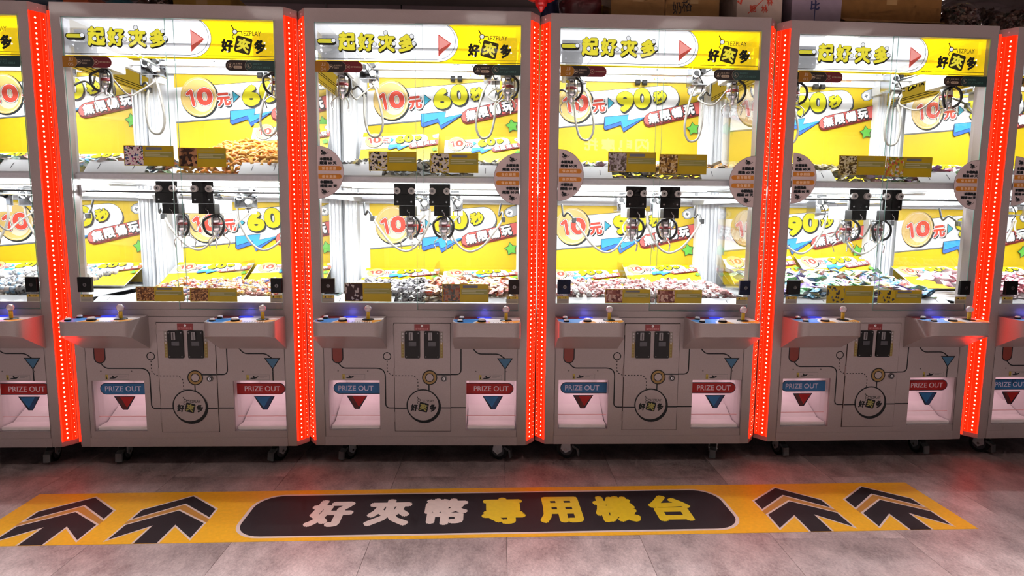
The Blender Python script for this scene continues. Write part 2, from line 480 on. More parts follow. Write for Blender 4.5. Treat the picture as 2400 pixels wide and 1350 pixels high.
def smooth_path(pts, r=0.03, n=6):
    """polyline with rounded corners"""
    out = [pts[0]]
    for i in range(1, len(pts) - 1):
        a, b, c_ = Vector(pts[i - 1]), Vector(pts[i]), Vector(pts[i + 1])
        d1 = (a - b); d2 = (c_ - b); k = min(r, d1.length / 2, d2.length / 2)
        p0 = b + d1.normalized() * k; p2 = b + d2.normalized() * k
        for j in range(n + 1):
            t = j / n; out.append(tuple((1 - t) ** 2 * p0 + 2 * t * (1 - t) * b + t * t * p2))
    out.append(pts[-1])
    return out


def draw_logo(p, cx, cy_, k, ink, white, yellow, boxmat):
    """shop mark: slanted tile with one character between two others, antenna doodle and latin name above"""
    p.text('好', cx - 0.075 * k, cy_ - 0.004 * k, 0.05 * k, 0.055 * k, ink, rot=-0.1, bold=0.0035 * k)
    p.text('多', cx + 0.078 * k, cy_ - 0.004 * k, 0.048 * k, 0.055 * k, ink, rot=0.25, bold=0.0035 * k)
    a = -0.24
    sq = [(x * math.cos(a) - y * math.sin(a) + cx, x * math.sin(a) + y * math.cos(a) + cy_) for x, y in rrect(-.038 * k, -.038 * k, .038 * k, .038 * k, .009 * k)]
    p.poly(sq, boxmat)
    p.text('夾', cx, cy_, 0.055 * k, 0.056 * k, yellow, rot=a, bold=0.003 * k)
    for (dx, dy) in ((-.075, -.03), (.1, .012), (.104, -.014)): p.disc(cx + dx * k, cy_ + dy * k, .0045 * k, white)
    p.line([(cx - .052 * k, cy_ + .09 * k), (cx - .04 * k, cy_ + .068 * k)], .005 * k, ink)
    p.line([(cx - .03 * k, cy_ + .06 * k), (cx - .006 * k, cy_ + .062 * k), (cx - .002 * k, cy_ + .045 * k)], .004 * k, ink)
    p.line([(cx - .042 * k, cy_ + .05 * k), (cx - .05 * k, cy_ + .036 * k), (cx - .04 * k, cy_ + .026 * k)], .004 * k, ink)
    p.disc(cx - .036 * k, cy_ + .06 * k, .0125 * k, ink); p.disc(cx - .036 * k, cy_ + .06 * k, .009 * k, white)
    p.text('EZPLAY', cx + .045 * k, cy_ + .053 * k, .082 * k, .021 * k, ink)


# poster artwork is drawn in tracing units (x right, y down); PU metres per unit
PU = 0.000828


def draw_poster(p, num, bottom, third=('無', '限', '暢', '玩'), big=True):
    """p.fn expects metres with origin at the top centre of the sheet"""
    T = lambda pts: [((x - 1142) * PU, -(y - 595) * PU) for x, y in pts]
    p.poly(T([(575, 595), (1709, 595), (1709, bottom), (575, bottom)]), C['yellow'])
    band = [(575, 690), (860, 668), (1420, 615)] + [(1455 + 95 * math.sin(a), 708 - 95 * math.cos(a)) for a in (0, .3, .6, .9, 1.2, 1.57, 1.9)] + [(1500, 800), (1300, 862), (980, 898), (575, 938)]
    p.poly(T([(x + (10 if x > 600 else 0), y + (12 if y > 600 else 0)) for x, y in band]), C['ink'])
    p.poly(T([(x + (5 if x > 600 else 0), y + 9) for x, y in band]), C['dgrey'])
    p.poly(T(band), C['white']); p.line(T(band[1:12]), 0.0028, C['ink'])
    # joypad corner
    pad = [(1640, 690), (1615, 665), (1615, 640), (1640, 618), (1709, 595), (1709, 672), (1670, 690)]
    p.poly(T(pad), C['grey']); p.line(T(pad), 0.003, C['ink'], True)
    p.disc(*T([(1653, 655)])[0], .022, C['white'])
    (q,) = T([(1653, 655)])
    p.line([(q[0] - .011, q[1] - .004), (q[0] + .011, q[1] + .004)], .007, C['dgrey']); p.line([(q[0] - .004, q[1] + .011), (q[0] + .004, q[1] - .011)], .007, C['dgrey'])
    # coin
    (q,) = T([(757, 762)]); p.disc(q[0], q[1], .116, C['ink'], ry=.124)
    (q,) = T([(750, 755)]); p.disc(q[0], q[1], .110, C['gold'], ry=.119); p.disc(q[0] + .004, q[1] - .002, .102, C['cream'], ry=.111)
    p.disc(q[0] + .002, q[1] - .002, .099, C['gold'], ry=.107)
    p.disc(q[0] + .02, q[1] - .02, .066, C['cream'], ry=.07)

    def lab(t, x0, y0, x1, y1, rot, layers):
        (a, b) = T([(x0, y0), (x1, y1)]); cx, cy_ = (a[0] + b[0]) / 2, (a[1] + b[1]) / 2; W_, H_ = b[0] - a[0], a[1] - b[1]
        for mat, bold, dx, dy in layers: p.text(t, cx, cy_, W_ - .012, H_ - .012, mat, rot=rot, bold=bold, dx=dx, dy=dy)
    one = T([(668, 737), (692, 716)]); stem = T([(694, 716), (713, 815)])
    for mt, wd in ((C['ink'], .0310), (C['white'], .0265), (C['red'], .0195)): p.stroke(one, wd, mt); p.stroke(stem, wd, mt)
    lab('0', 738, 690, 852, 816, .1, [(C['ink'], .0122, 0, 0), (C['white'], .0102, 0, 0), (C['red'], .0072, 0, 0)])
    lab('元', 882, 722, 985, 822, .12, [(C['ink'], .0105, .005, -.006), (C['white'], .009, 0, 0), (C['red'], .0045, 0, 0)])
    tri = [(1003, 716), (1047, 748), (1007, 788)]
    p.poly(T([(1000, 708), (1055, 748), (1003, 797)]), C['ink']); p.poly(T(tri), C['cyan'])
    for ch, bx in zip(num, ((1075, 668, 1195, 810), (1205, 640, 1322, 782))):
        lab(ch, *bx, .1, [(C['ink'], .0145, .006, -.008), (C['ink'], .0135, 0, 0), (C['lemon'], .0105, 0, 0)])
    lab('秒', 1348, 652, 1455, 752, .1, [(C['ink'], .0085, .003, -.005), (C['ink'], .008, 0, 0), (C['lemon'], .0045, 0, 0)])
    # lightning bolt
    bolt = [(978, 855), (1165, 835), (1155, 880), (1305, 848), (1125, 938), (1105, 888), (985, 925)]
    under = [(978, 855), (985, 925), (1105, 888), (1125, 938), (1305, 848), (1128, 968), (1106, 915), (990, 955), (975, 940)]
    p.poly(T(under), C['dblue']); p.poly(T(bolt), C['blue']); p.line(T(bolt), .0032, C['ink'], True); p.line(T(under[:1] + [(975, 940), (990, 955), (1106, 915), (1128, 968), (1305, 848)]), .0032, C['ink'])
    # red label
    def pill(o):
        pts = [(1709, 728 + o), (1330, 815 + o), (1292, 842 + o), (1280, 872 + o), (1292, 900 + o), (1320, 912 + o), (1350, 908 + o), (1709, 822 + o)]
        return T(pts)
    p.poly(pill(14), C['brown']); p.poly(pill(0), C['salmon']); p.line(pill(0), .003, C['ink'])
    for k, ch in enumerate(third):
        x0 = 1312 + 91 * k; y0 = 815 - 22 * k
        lab(ch, x0, y0, x0 + 88, y0 + 84, .21, [(C['ink'], .0092, .002, -.003), (C['white'], .0036, 0, 0)])
    # star
    st = []
    for k in range(10):
        a = PI / 2 + 2 * PI * k / 10 + .2; r = (52, 30)[k % 2]; st.append((1668 + r * math.cos(a), 935 - r * math.sin(a)))
    st = [(min(x, 1709), y) for x, y in st]
    p.poly(T(st), C['green']); p.line(T(st), .004, C['ink'], True)


# ------------------------------------------------------------------ machine parts (local: x right, y back, z up; front face at y = 0)
ZT, ZB, ZTOP, ZBOT = 2.199, 0.8595, 2.2615, 0.124
HW, CW = 0.535, 0.581        # front half width, overall half width (45 degree corners between)
CH = 0.060                   # corner depth
BACK = 0.97


def part_stile(sx):
    def f():
        b = MB(); o = [(0.490, 0.0), (HW, 0.0), (CW, CH), (CW, CH + .03), (0.505, CH + .03), (0.490, .05)]
        o = [(sx * x, y) for x, y in o]
        if sx < 0: o = o[::-1]
        b.prism(o, ZBOT, ZTOP, M_FRAME)
        return b
    return f


def part_front():
    b = MB()
    xs = [-.489, -.4675, -.209, .227, .485, .489]; zs = [ZBOT, .202, .464, .79]
    b.plate_holes(xs, zs, [(1, 1), (3, 1)], 0.0, 0.014, M_FRONT)
    # plinth lip and the folded edges of the sheet
    b.box((-.489, -.002, ZBOT), (.489, 0.0, ZBOT + .045), M_FRONT)
    for x in (-.486, .486): b.box((x - .0008, -.0006, ZBOT + .045), (x + .0008, 0, .79), M_GAP)
    for x in (-.416, -.267, .278, .43):
        b.cyl((x, -.0015, .513), .0035, .002, pbr('screw_grey', (92, 84, 84), .5), 'y', 10)
    return b


def part_artwork(which):
    """printed line drawing that runs over the lower cabinet"""
    b = MB(); p = Print(b, lambda u, v, h: (u, -.0005 - h, v), 0.0001)
    K = C['ink']; wd = .0058
    red = pbr('print_rust', (128, 46, 34), .5, noise=.05)
    if which == 0:
     p.poly([(-.446, .632)] + arc(-.417, .58, .029, PI, 2 * PI, 12) + [(-.388, .632)], K)
     p.poly([(-.441, .632)] + arc(-.417, .58, .024, PI, 2 * PI, 12) + [(-.393, .632)], red)
     p.line(smooth_path([(-.414, .553), (-.392, .5275), (-.179, .5275), (-.179, .321), (-.134, .321)], .045), wd, K)
    if which == 1: p.line(smooth_path([(.15, .496), (.203, .496), (.203, .63)], .03), wd, K)
    if which == 2: p.line([(.15, .3235), (.2275, .3235)], wd, K)
    if which == 3:
     p.line(smooth_path([(.262, .632), (.287, .603), (.395, .603), (.423, .58)], .03), wd, K)
     p.line([(.4265, .53), (.4265, .464)], .006, K)
     p.poly([(.385, .5815), (.466, .5815), (.4265, .521)], K); p.poly([(.393, .577), (.458, .577), (.4265, .529)], pbr('print_steel_blue', (50, 102, 136), .5, noise=.05))
    if which == 4:
     p.disc(-.169, .589, .021, K); p.disc(-.169, .589, .0165, M_FRONT); p.poly([(-.172, .611), (-.166, .611), (-.166, .606), (-.172, .606)], K)
     for a, c_ in [((-.169, .566), (-.169, .558)), ((-.169, .549), (-.169, .541)), ((-.1692, .532), (-.1692, .524)), ((-.169, .515), (-.165, .508)), ((-.16, .502), (-.152, .496)), ((-.146, .493), (-.139, .491))]:
        p.line([a, c_], .004, K)
    return b


def part_flap_sticker():
    b = MB(); p = Print(b, lambda u, v, h: (u, -.0005 - h, v), 0.0001); K = C['ink']
    for x0, z0 in ((0.0, 0.0),):        # hand-in-the-flap warning
        p.poly([(x0, z0), (x0 + .115, z0), (x0 + .115, z0 + .027), (x0, z0 + .027)], C['dgrey']); p.poly([(x0 + .001, z0 + .001), (x0 + .114, z0 + .001), (x0 + .114, z0 + .026), (x0 + .001, z0 + .026)], M_FRONT)
        p.poly([(x0 + .001, z0 + .001), (x0 + .013, z0 + .001), (x0 + .013, z0 + .026), (x0 + .001, z0 + .026)], pbr('print_olive', (176, 156, 60), .5))
        p.poly([(x0 + .004, z0 + .004), (x0 + .010, z0 + .004), (x0 + .007, z0 + .022)], K)
        p.poly([(x0 + .018, z0 + .009), (x0 + .028, z0 + .012), (x0 + .034, z0 + .011), (x0 + .032, z0 + .022), (x0 + .037, z0 + .022), (x0 + .044, z0 + .015), (x0 + .062, z0 + .020), (x0 + .052, z0 + .009), (x0 + .04, z0 + .006), (x0 + .024, z0 + .006)], K)
        for q in range(2): p.line([(x0 + .066, z0 + .019 - .006 * q), (x0 + .105 - .015 * q, z0 + .019 - .006 * q)], .0012, C['dgrey'])
    return b


def part_coin_door():
    b = MB()
    b.box((-.1345, -.0016, .1985), (.1515, .0002, .7605), M_GAP)
    b.box((-.1315, -.004, .2015), (.1490, -.0005, .7575), M_FRONT)
    for z in (.25, .48, .70): b.cyl((-.133, -.003, z), .0035, .05, M_FRAME, 'z', 8)
    return b


def part_door_art():
    b = MB(); p = Print(b, lambda u, v, h: (u, -.0044 - h, v), 0.0001); K = C['ink']
    p.line([(-.1315, .321), (-.07, .321)], .0058, K); p.line([(.09, .3235), (.149, .3235)], .0058, K)
    p.line([(.08, .496), (.149, .496)], .0058, K); p.line([(.041, .45), (.041, .41)], .006, K)
    for k in range(6): p.line([(-.128 + .016 * k, .4905), (-.120 + .016 * k, .4905)], .004, K)
    for a, c_ in [((-.033, .488), (-.026, .482)), ((-.02, .476), (-.016, .468)), ((-.0145, .459), (-.0145, .451)), ((-.0145, .442), (-.0145, .434)), ((-.0145, .426), (-.0145, .418))]: p.line([a, c_], .004, K)
    p.disc(.045, .481, .0385, K); p.disc(.045, .481, .0335, pbr('print_ochre', (146, 116, 60), .5, noise=.05)); p.disc(.045, .481, .0225, K); p.disc(.045, .481, .0185, M_FRONT)
    p.disc(.017, .328, .0845, K, n=40); p.disc(.011, .336, .0845, K, n=40); p.disc(.011, .336, .0785, M_FRONT, n=40)
    draw_logo(p, .013, .327, .62, K, M_FRONT, pbr('print_pale_lime', (150, 146, 76), .5), K)
    return b


def part_coin_mech():
    b = MB()
    b.prism(rrect(-.038, -.069, .038, .069, .006), -.012, -.004, M_BLACK, 'y')
    b.box((-.017, -.0165, .024), (.003, -.012, .064), pbr('coin_plate_grey', (128, 126, 128), .4, metal=.3), .0015); b.box((-.0085, -.0175, .027), (-.0055, -.0164, .061), M_GAP)
    b.box((-.018, -.0145, -.006), (.020, -.012, .017), pbr('smoked_insert', (58, 60, 66), .35), .001)
    for x in (-.030, .030):
        for z in (-.060, .060): b.cyl((x, -.0145, z), .0030, .003, pbr('screw_silver', (128, 126, 128), .4), 'y', 10)
    return b


def part_coin_strip():
    b = MB(); b.box((-.008, -.0052, -.067), (.008, -.004, .067), pbr('strip_grey', (132, 126, 120), .5))
    p = Print(b, lambda u, v, h: (u, -.0054 - h, v), .0001)
    p.poly([(-.008, -.067), (.008, -.067), (.008, .012), (-.008, .012)], pbr('strip_gold', (138, 116, 60), .5, noise=.1))
    for k, ch in enumerate('請投代幣'):
        p.text(ch, 0, .055 - k * .016, .0085, .0095, C['white'])
    for k in range(4): p.disc(0, -.012 - .014 * k, .0042, pbr('print_pale_lime', (150, 146, 76), .5))
    return b


def part_red_label():
    b = MB(); b.box((-.038, -.0056, -.0165), (.038, -.004, .0165), pbr('label_maroon', (122, 32, 34), .45))
    p = Print(b, lambda u, v, h: (u, -.0057 - h, v), .0001)
    p.disc(0, .0075, .006, C['white']); p.text('!', 0, .0075, .0016, .008, pbr('label_maroon', (122, 32, 34), .45))
    p.text('投不退幣請注意', 0, -.0065, .064, .009, pbr('print_rose', (215, 150, 150), .5))
    return b


def part_led_strip(sx):
    def f():
        b = MB(); z0, z1 = .150, 2.222
        d = Vector((CW - HW, CH)); L = d.length; d.normalize(); n = Vector((d.y, -d.x))        # outward normal (right side)
        def P(t, h): q = Vector((HW, 0)) + d * t + n * h; return (sx * q.x, q.y)
        def slab(t0, t1, h0, h1, mat, za=z0, zb=z1):
            o = [P(t0, h0), P(t0, h1), P(t1, h1), P(t1, h0)]
            if sx > 0: o = o[::-1]
            b.prism(o[::-1] if sum(o[i][0] * o[(i + 1) % 4][1] - o[(i + 1) % 4][0] * o[i][1] for i in range(4)) < 0 else o, za, zb, mat)
        slab(.002, L - .006, .0005, .003, M_LEDBASE)
        slab(.002, .005, .003, .010, M_LEDRAIL); slab(L - .009, L - .006, .003, .0045, M_LEDRAIL); slab(L * .62, L * .62 + .002, .003, .0055, M_LEDRAIL)
        return b
    return f


def part_led_dots(sx):
    def f():
        b = MB(); d = Vector((CW - HW, CH)); L = d.length; d.normalize(); n = Vector((d.y, -d.x))
        z = .165
        while z < 2.21:
            for t, r in ((L * .36, .0042), (L * .80, .0016)):  # main diode row, then a fine glowing row standing in for its reflections
                q = Vector((HW, 0)) + d * t + n * .003; c0 = Vector((sx * q.x, q.y, z)); nn = Vector((sx * n.x, n.y, 0)); dd = Vector((sx * d.x, d.y, 0))
                vs = [(c0 + dd * (r * math.cos(PI / 3 * k)) + Vector((0, 0, r * 1.1 * math.sin(PI / 3 * k))))[:] for k in range(6)] + [(c0 + nn * r)[:]]
                b.add(vs, [(k, (k + 1) % 6, 6) for k in range(6)], M_LEDDOT)
            z += .0236
        return b
    return f


def part_caster():
    b = MB()
    b.box((-.03, -.03, .108), (.03, .03, ZBOT), M_CHROME, .002)
    b.prism([(-.02, .112), (-.024, .05), (.004, .03), (.03, .05), (.02, .112)], -.022, -.019, M_ALU, 'x'); b.prism([(-.02, .112), (-.024, .05), (.004, .03), (.03, .05), (.02, .112)], .019, .022, M_ALU, 'x')
    return b


def part_wheel():
    b = MB(); b.cyl((-.014, .002, .05), .050, .028, M_BLACKM, 'x', 24); b.cyl((-.016, .002, .05), .034, .032, pbr('wheel_hub_grey', (84, 86, 94), .4), 'x', 20); b.cyl((-.024, .002, .05), .007, .048, M_CHROME, 'x', 10)
    return b


def part_pedal():
    b = MB(); b.prism([(-.030, .078), (-.066, .060), (-.070, .018), (-.062, .016), (-.056, .052), (-.030, .066)], -.016, .016, pbr('pedal_grey', (104, 108, 110), .4), 'x')
    return b


def panel_outline(x0, x1, r=.05, d=.193):
    return [(x0, 0.0), *[(a, b_) for a, b_ in arc(x0 + r, -d + r, r, PI, 1.5 * PI, 7)], *[(a, b_) for a, b_ in arc(x1 - r, -d + r, r, 1.5 * PI, 2 * PI, 7)], (x1, 0.0)]


def part_panel(x0, x1):
    def f():
        b = MB(); o = panel_outline(x0, x1); n = len(o); zt = .7935
        zb = lambda y: .6285 + (.728 - .6285) * min(1, max(0, -y / .193)) ** .72
        top = [(x, y, zt) for x, y in o]
        # skirt in rings so that the underside curves
        vs = [(x, y, zt) for x, y in o] + [(x, y, zb(y)) for x, y in o]
        b.add(vs, [(i, i + n, i + n + 1, i + 1) for i in range(n - 1)], M_FRAME, True)
        b.add(top, [tuple(range(n))], M_FRAME)
        # underside strips between mirrored outline points
        h = n // 2
        for i in range(h):
            j = n - 1 - i; i2, j2 = i + 1, n - 2 - i
            if i2 > j2: break
            b.add([(*o[i], zb(o[i][1])), (*o[i2], zb(o[i2][1])), (*o[j2], zb(o[j2][1])), (*o[j], zb(o[j][1]))], [(0, 3, 2, 1)] if i2 != j2 else [(0, 2, 1)], M_FRAME, True)
        return b
    return f


def part_panel_art(x0, x1):
    def f():
        b = MB(); p = Print(b, lambda u, v, h: (u, v, .7937 + h), .0001)
        o = panel_outline(x0 + .002, x1 - .002, .049, .191)
        K = C['ink']; W_ = x1 - x0
        p.poly(o, pbr('panel_ivory', (232, 224, 220), .35))
        X = lambda t: x0 + t * W_
        clip = lambda pts: pts
        p.poly([(X(.01), -.002), (X(.50), -.002), (X(.47), -.05), (X(.40), -.075), (X(.01), -.085)], pbr('panel_maroon', (130, 34, 36), .35))
        p.poly([(X(.01), -.088), (X(.25), -.075), (X(.42), -.065), (X(.44), -.10), (X(.36), -.135), (X(.30), -.189), (X(.17), -.190), (X(.06), -.170), (X(.01), -.13)], pbr('panel_blue', (48, 132, 205), .35))
        p.line(smooth_path([(X(.56), -.055), (X(.44), -.09), (X(.34), -.14), (X(.31), -.190)], .02), .008, C['white'])
        p.poly([(X(.33), -.190), (X(.36), -.150), (X(.42), -.115), (X(.50), -.125), (X(.55), -.150), (X(.56), -.190)], pbr('panel_orange', (226, 160, 56), .35))
        p.poly([(X(.70), -.145), (X(.99), -.110), (X(.985), -.15), (X(.90), -.188), (X(.80), -.190)], pbr('panel_amber', (232, 158, 30), .35))
        for k in range(9): p.poly([(X(.575 + .036 * k), -.188), (X(.598 + .036 * k), -.188), (X(.598 + .036 * k), -.170), (X(.575 + .036 * k), -.170)], C['white'] if k % 1 == 0 else K)
        for k in range(8): p.line([(X(.604 + .036 * k), -.188), (X(.604 + .036 * k), -.170)], .003, K)
        p.line(o[1:-1], .002, K)
        for (u, v) in ((.04, -.01), (.96, -.01), (.965, -.075)): p.disc(X(u), v, .0025, C['dgrey'])
        return b
    return f


def part_button(r, h):
    def f():
        b = MB(); b.lathe((0, 0, .7942), [(r * 1.25, 0), (r * 1.25, h * .35), (r * 1.05, h * .5), (r, h * .5)], M_BLACK, 20)
        b.lathe((0, 0, .7942), [(r, h * .3), (r, h * .8), (r * .85, h), (0.0001, h * 1.02)], pbr('white_button', (238, 238, 240), .25), 20)
        return b
    return f


def part_washer():
    b = MB(); b.lathe((0, 0, .7942), [(.029, 0), (.029, .002), (.026, .0035), (.008, .005), (.0001, .005)], M_BLACK, 24); return b


def part_shaft():
    b = MB(); b.cyl((0, 0, .797), .0085, .036, pbr('yellow_shaft', (205, 172, 30), .35), 'z', 14); b.cyl((0, 0, .832), .004, .014, pbr('brass_stem', (150, 120, 50), .3, metal=.7), 'z', 8); return b


def part_ball():
    b = MB(); pr = [(.0185 * math.sin(PI * k / 12) + .0001, -.0185 * math.cos(PI * k / 12)) for k in range(13)]
    b.lathe((0, 0, .848), pr, M_BALL, 20)
    pr2 = [(r * .86, z * .86) for r, z in pr]; b.lathe((0, 0, .8485), pr2, M_BALLCORE, 16)
    return b


M_BALL = glass('bubble_ball', (0.95, 0.93, 0.93), 0.25, 0.15)


M_BALLCORE = pbr('highlight_core', (250, 240, 240), .12, noise=.1, nscale=90, trans=.6)  # white core stands in for bright highlights of the clear ball


def part_lamp():
    b = MB(); pr = [(.036, 0), (.036, .0015), (.030, .0035), (.0001, .0045)]
    b.lathe((0, 0, 0), pr, M_BLUELAMP, 24)
    b.v = [(x, y * .48, z + .7942) for x, y, z in b.v]
    return b


def part_prize_box(x0, x1):
    def f():
        b = MB(); z0, z1, y1 = .202, .464, .36
        t = .004; W_ = pbr('box_white', (236, 226, 228), .5, noise=.02)
        b.box((x0 - t, .014, z0), (x0, y1, z1), W_); b.box((x1, .014, z0), (x1 + t, y1, z1), W_)
        b.box((x0, y1, z0), (x1, y1 + t, z1), W_); b.box((x0, .014, z1), (x1, y1, z1 + t), W_)
        b.box((x0, .014, z0 - t), (x1, y1, z0), W_)
        # slope that throws the prize forward
        b.add([(x0, .10, z0), (x1, .10, z0), (x1, y1, .345), (x0, y1, .345)], [(0, 1, 2, 3)], W_)
        return b
    return f


def part_mat(x0, x1):
    def f():
        b = MB(); b.box((x0 + .006, .016, .2025), (x1 - .004, .11, .222), pbr('cushion_white', (240, 232, 232), .7, noise=.03, bump=.1, nscale=18), .005)
        b.add([(x0 + .006, .10, .222), (x1 - .004, .10, .222), (x1 - .004, .20, .2745), (x0 + .006, .20, .2745)], [(0, 1, 2, 3)], pbr('cushion_white', (240, 232, 232), .7))
        return b
    return f


def part_flap(side):
    def f():
        b = MB(); x0, x1 = (-.4665, -.210) if side < 0 else (.228, .484)
        b.box((x0, .043, .268), (x1, .046, .462), M_ACRYL)
        b.box((x0, .0425, .2655), (x1, .0465, .2685), pbr('acrylic_edge', (255, 196, 196), .3))
        p = Print(b, lambda u, v, h: (u, .0425 - h, v), .0001); K = pbr('print_navy', (12, 26, 48), .5)
        blue = pbr('flap_blue', (70, 146, 214), .45, trans=.5); red = pbr('flap_red', (226, 48, 50), .45, trans=.5)
        zc, r = .411, .0265
        if side < 0:
            p.poly(arc(-.4225, zc, r + .0035, PI / 2, 1.5 * PI, 12) + [(x1, zc - r - .0035), (x1, zc + r + .0035)], K)
            p.poly(arc(-.4225, zc, r, PI / 2, 1.5 * PI, 12) + [(x1, zc - r), (x1, zc + r)], blue)
            p.text('PRIZE OUT', -.339, zc, .178, .026, pbr('print_lilac', (205, 205, 235), .5), bold=.0004)
            p.poly([(-.387, .372), (-.2795, .372), (-.322, .301), (-.346, .301)], K); p.poly([(-.378, .369), (-.352, .369), (-.324, .308), (-.330, .304), (-.344, .304)], pbr('flap_maroon', (84, 16, 18), .5)); p.poly([(-.356, .369), (-.286, .369), (-.325, .312)], red)
        else:
            p.poly([(x0, zc - r - .0035)] + arc(.4415, zc, r + .0035, -PI / 2, PI / 2, 12) + [(x0, zc + r + .0035)], K)
            p.poly([(x0, zc - r)] + arc(.4415, zc, r, -PI / 2, PI / 2, 12) + [(x0, zc + r)], red)
            p.text('PRIZE OUT', .356, zc, .178, .026, pbr('print_blush', (238, 205, 215), .5), bold=.0004)
            p.poly([(.311, .372), (.4175, .372), (.378, .301), (.354, .301)], K); p.poly([(.409, .369), (.390, .369), (.358, .310), (.366, .304), (.376, .304)], pbr('flap_navy', (24, 62, 112), .5)); p.poly([(.318, .369), (.392, .369), (.359, .312)], blue)
        return b
    return f


def part_header():
    b = MB(); x0, x1, z0, z1 = -.4895, .4895, 2.022, 2.247
    p = Print(b, lambda u, v, h: (u, .0213 - h, v), .0001)
    k = .98 / 2342
    X = lambda X_, Y_: (-.49 + (X_ + 19) * k, 2.199 - (Y_ - 53 - .0132 * (X_ + 19)) * k)
    Z = lambda Y_: 2.199 - (Y_ - 53) * k
    def pill(end, zlo, zhi): return [(x0, zlo), (end - (zhi - zlo) / 2, zlo)] + arc(end - (zhi - zlo) / 2, (zlo + zhi) / 2, (zhi - zlo) / 2, -PI / 2, PI / 2, 14) + [(x0, zhi)]
    PL_ = pill(.189, 2.030, 2.2105); av = PL_[1:-1]
    b.prism([(a, c_) for a, c_ in PL_], .0215, .0235, H['white'], 'y')
    b.prism([(x0, z0), (x1, z0), (x1, z1), (x0, z1), (x0, 2.2105)] + av[::-1] + [(x0, 2.030)], .0215, .0235, H['yellow'], 'y')
    p.line(av, .0022, H['ink']); p.line(pill(.176, 2.041, 2.212)[1:-3], .0022, H['ink'])
    p.poly([(x0, 2.0245), (x1, 2.0245), (x1, 2.0270), (x0, 2.0270)], H['ink']); p.poly([(x0, 2.0375), (.09, 2.0375), (.09, 2.040), (x0, 2.040)], H['ink']); p.poly([(.16, 2.0375), (x1, 2.0375), (x1, 2.040), (.16, 2.040)], H['ink'])
    # play arrow
    p.poly([X(1376, 172), X(1526, 275), X(1376, 418)], H['red']); p.poly([X(1384, 190), X(1508, 272), X(1384, 345)], H['pink']); p.poly([X(1384, 352), X(1512, 282), X(1512, 300), X(1384, 402)], pbr('film_coral', (236, 140, 120), .5, trans=.4))
    # headline
    def cap(a, z, w_, r, mat): p.poly(arc(a, z, r, PI / 2, 1.5 * PI, 8) + arc(a + w_, z, r, -PI / 2, PI / 2, 8), mat)
    cx, cz = X(25, 248); cap(cx + .004, cz - .006, .062, .0125, H['ink']); cap(cx, cz, .062, .0125, H['ink']); cap(cx, cz, .062, .0085, H['lemon'])
    for ch, (a, b_, c_, d) in zip('起好夾多', ((240, 150, 430, 355), (462, 162, 645, 358), (692, 170, 880, 368), (925, 175, 1120, 372))):
        q0, q1 = X(a, b_), X(c_, d); cx, cz = (q0[0] + q1[0]) / 2, (q0[1] + q1[1]) / 2; W_, H_ = q1[0] - q0[0] - .006, q0[1] - q1[1] - .006
        p.text(ch, cx, cz, W_, H_, H['ink'], bold=.0068, dx=.003, dy=-.005); p.text(ch, cx, cz, W_, H_, H['ink'], bold=.0066); p.text(ch, cx, cz, W_, H_, H['lemon'], bold=.0045)
    for (a, b_) in ((185, 245), (318, 280), (562, 268), (650, 285), (778, 160), (742, 270), (870, 278), (1075, 198), (1100, 278)):
        q = X(a, b_); p.disc(*q, .0115, H['ink'], n=18); p.disc(*q, .0092, H['dot'], n=18)
    q = X(1962, 345); draw_logo(p, q[0], q[1], 1.0, H['ink'], H['dot'], H['lemon'], H['ink'])
    return b


def part_side_header(sx):
    def f():
        b = MB(); xx = sx * .556
        b.box((min(xx, xx + sx * .002), .092, 2.02), (max(xx, xx + sx * .002), .858, 2.246), H['side'])
        p = Print(b, lambda u, v, h: (xx + sx * (.0025 + h), .475 + sx * u, v), .0001)
        for z in (2.026, 2.037): p.poly([(-.383, z), (.383, z), (.383, z + .004), (-.383, z + .004)], H['sideink'])
        draw_logo(p, 0.16, 2.115, 1.0, H['sideink'], H['side'], H['lemon'], H['sideink'])
        # inner face
        p2 = Print(b, lambda u, v, h: (xx - sx * (.0005 + h), .475 + sx * u, v), .0001)
        for z in (2.026, 2.037): p2.poly([(-.383, z), (.383, z), (.383, z + .004), (-.383, z + .004)], H['sideink'])
        draw_logo(p2, 0.16, 2.115, 1.0, H['sideink'], H['side'], H['lemon'], H['sideink'])
        return b
    return f


def part_pane(x0, x1, z0, z1, y0):
    def f():
        b = MB(); b.add([(x0, y0, z0), (x1, y0, z0), (x1, y0, z1), (x0, y0, z1)], [(0, 1, 2, 3)], M_GLASS)
        # polished green edges
        for x in (x0, x1 - .0012): b.box((x, y0 - .0002, z0), (x + .0012, y0 + .0042, z1), M_EDGE)
        for z in (z0, z1 - .001): b.box((x0, y0 - .0002, z), (x1, y0 + .0042, z + .001), M_EDGE)
        return b
    return f


def part_side_glass(sx):
    def f():
        b = MB(); x = sx * .572; b.add([(x, .09, .80), (x, .862, .80), (x, .862, 2.25), (x, .09, 2.25)], [(0, 1, 2, 3)], M_GLASS)
        for z in (.80, 2.246): b.box((x - .002, .09, z), (x + .002, .862, z + .004), M_EDGE)
        return b
    return f


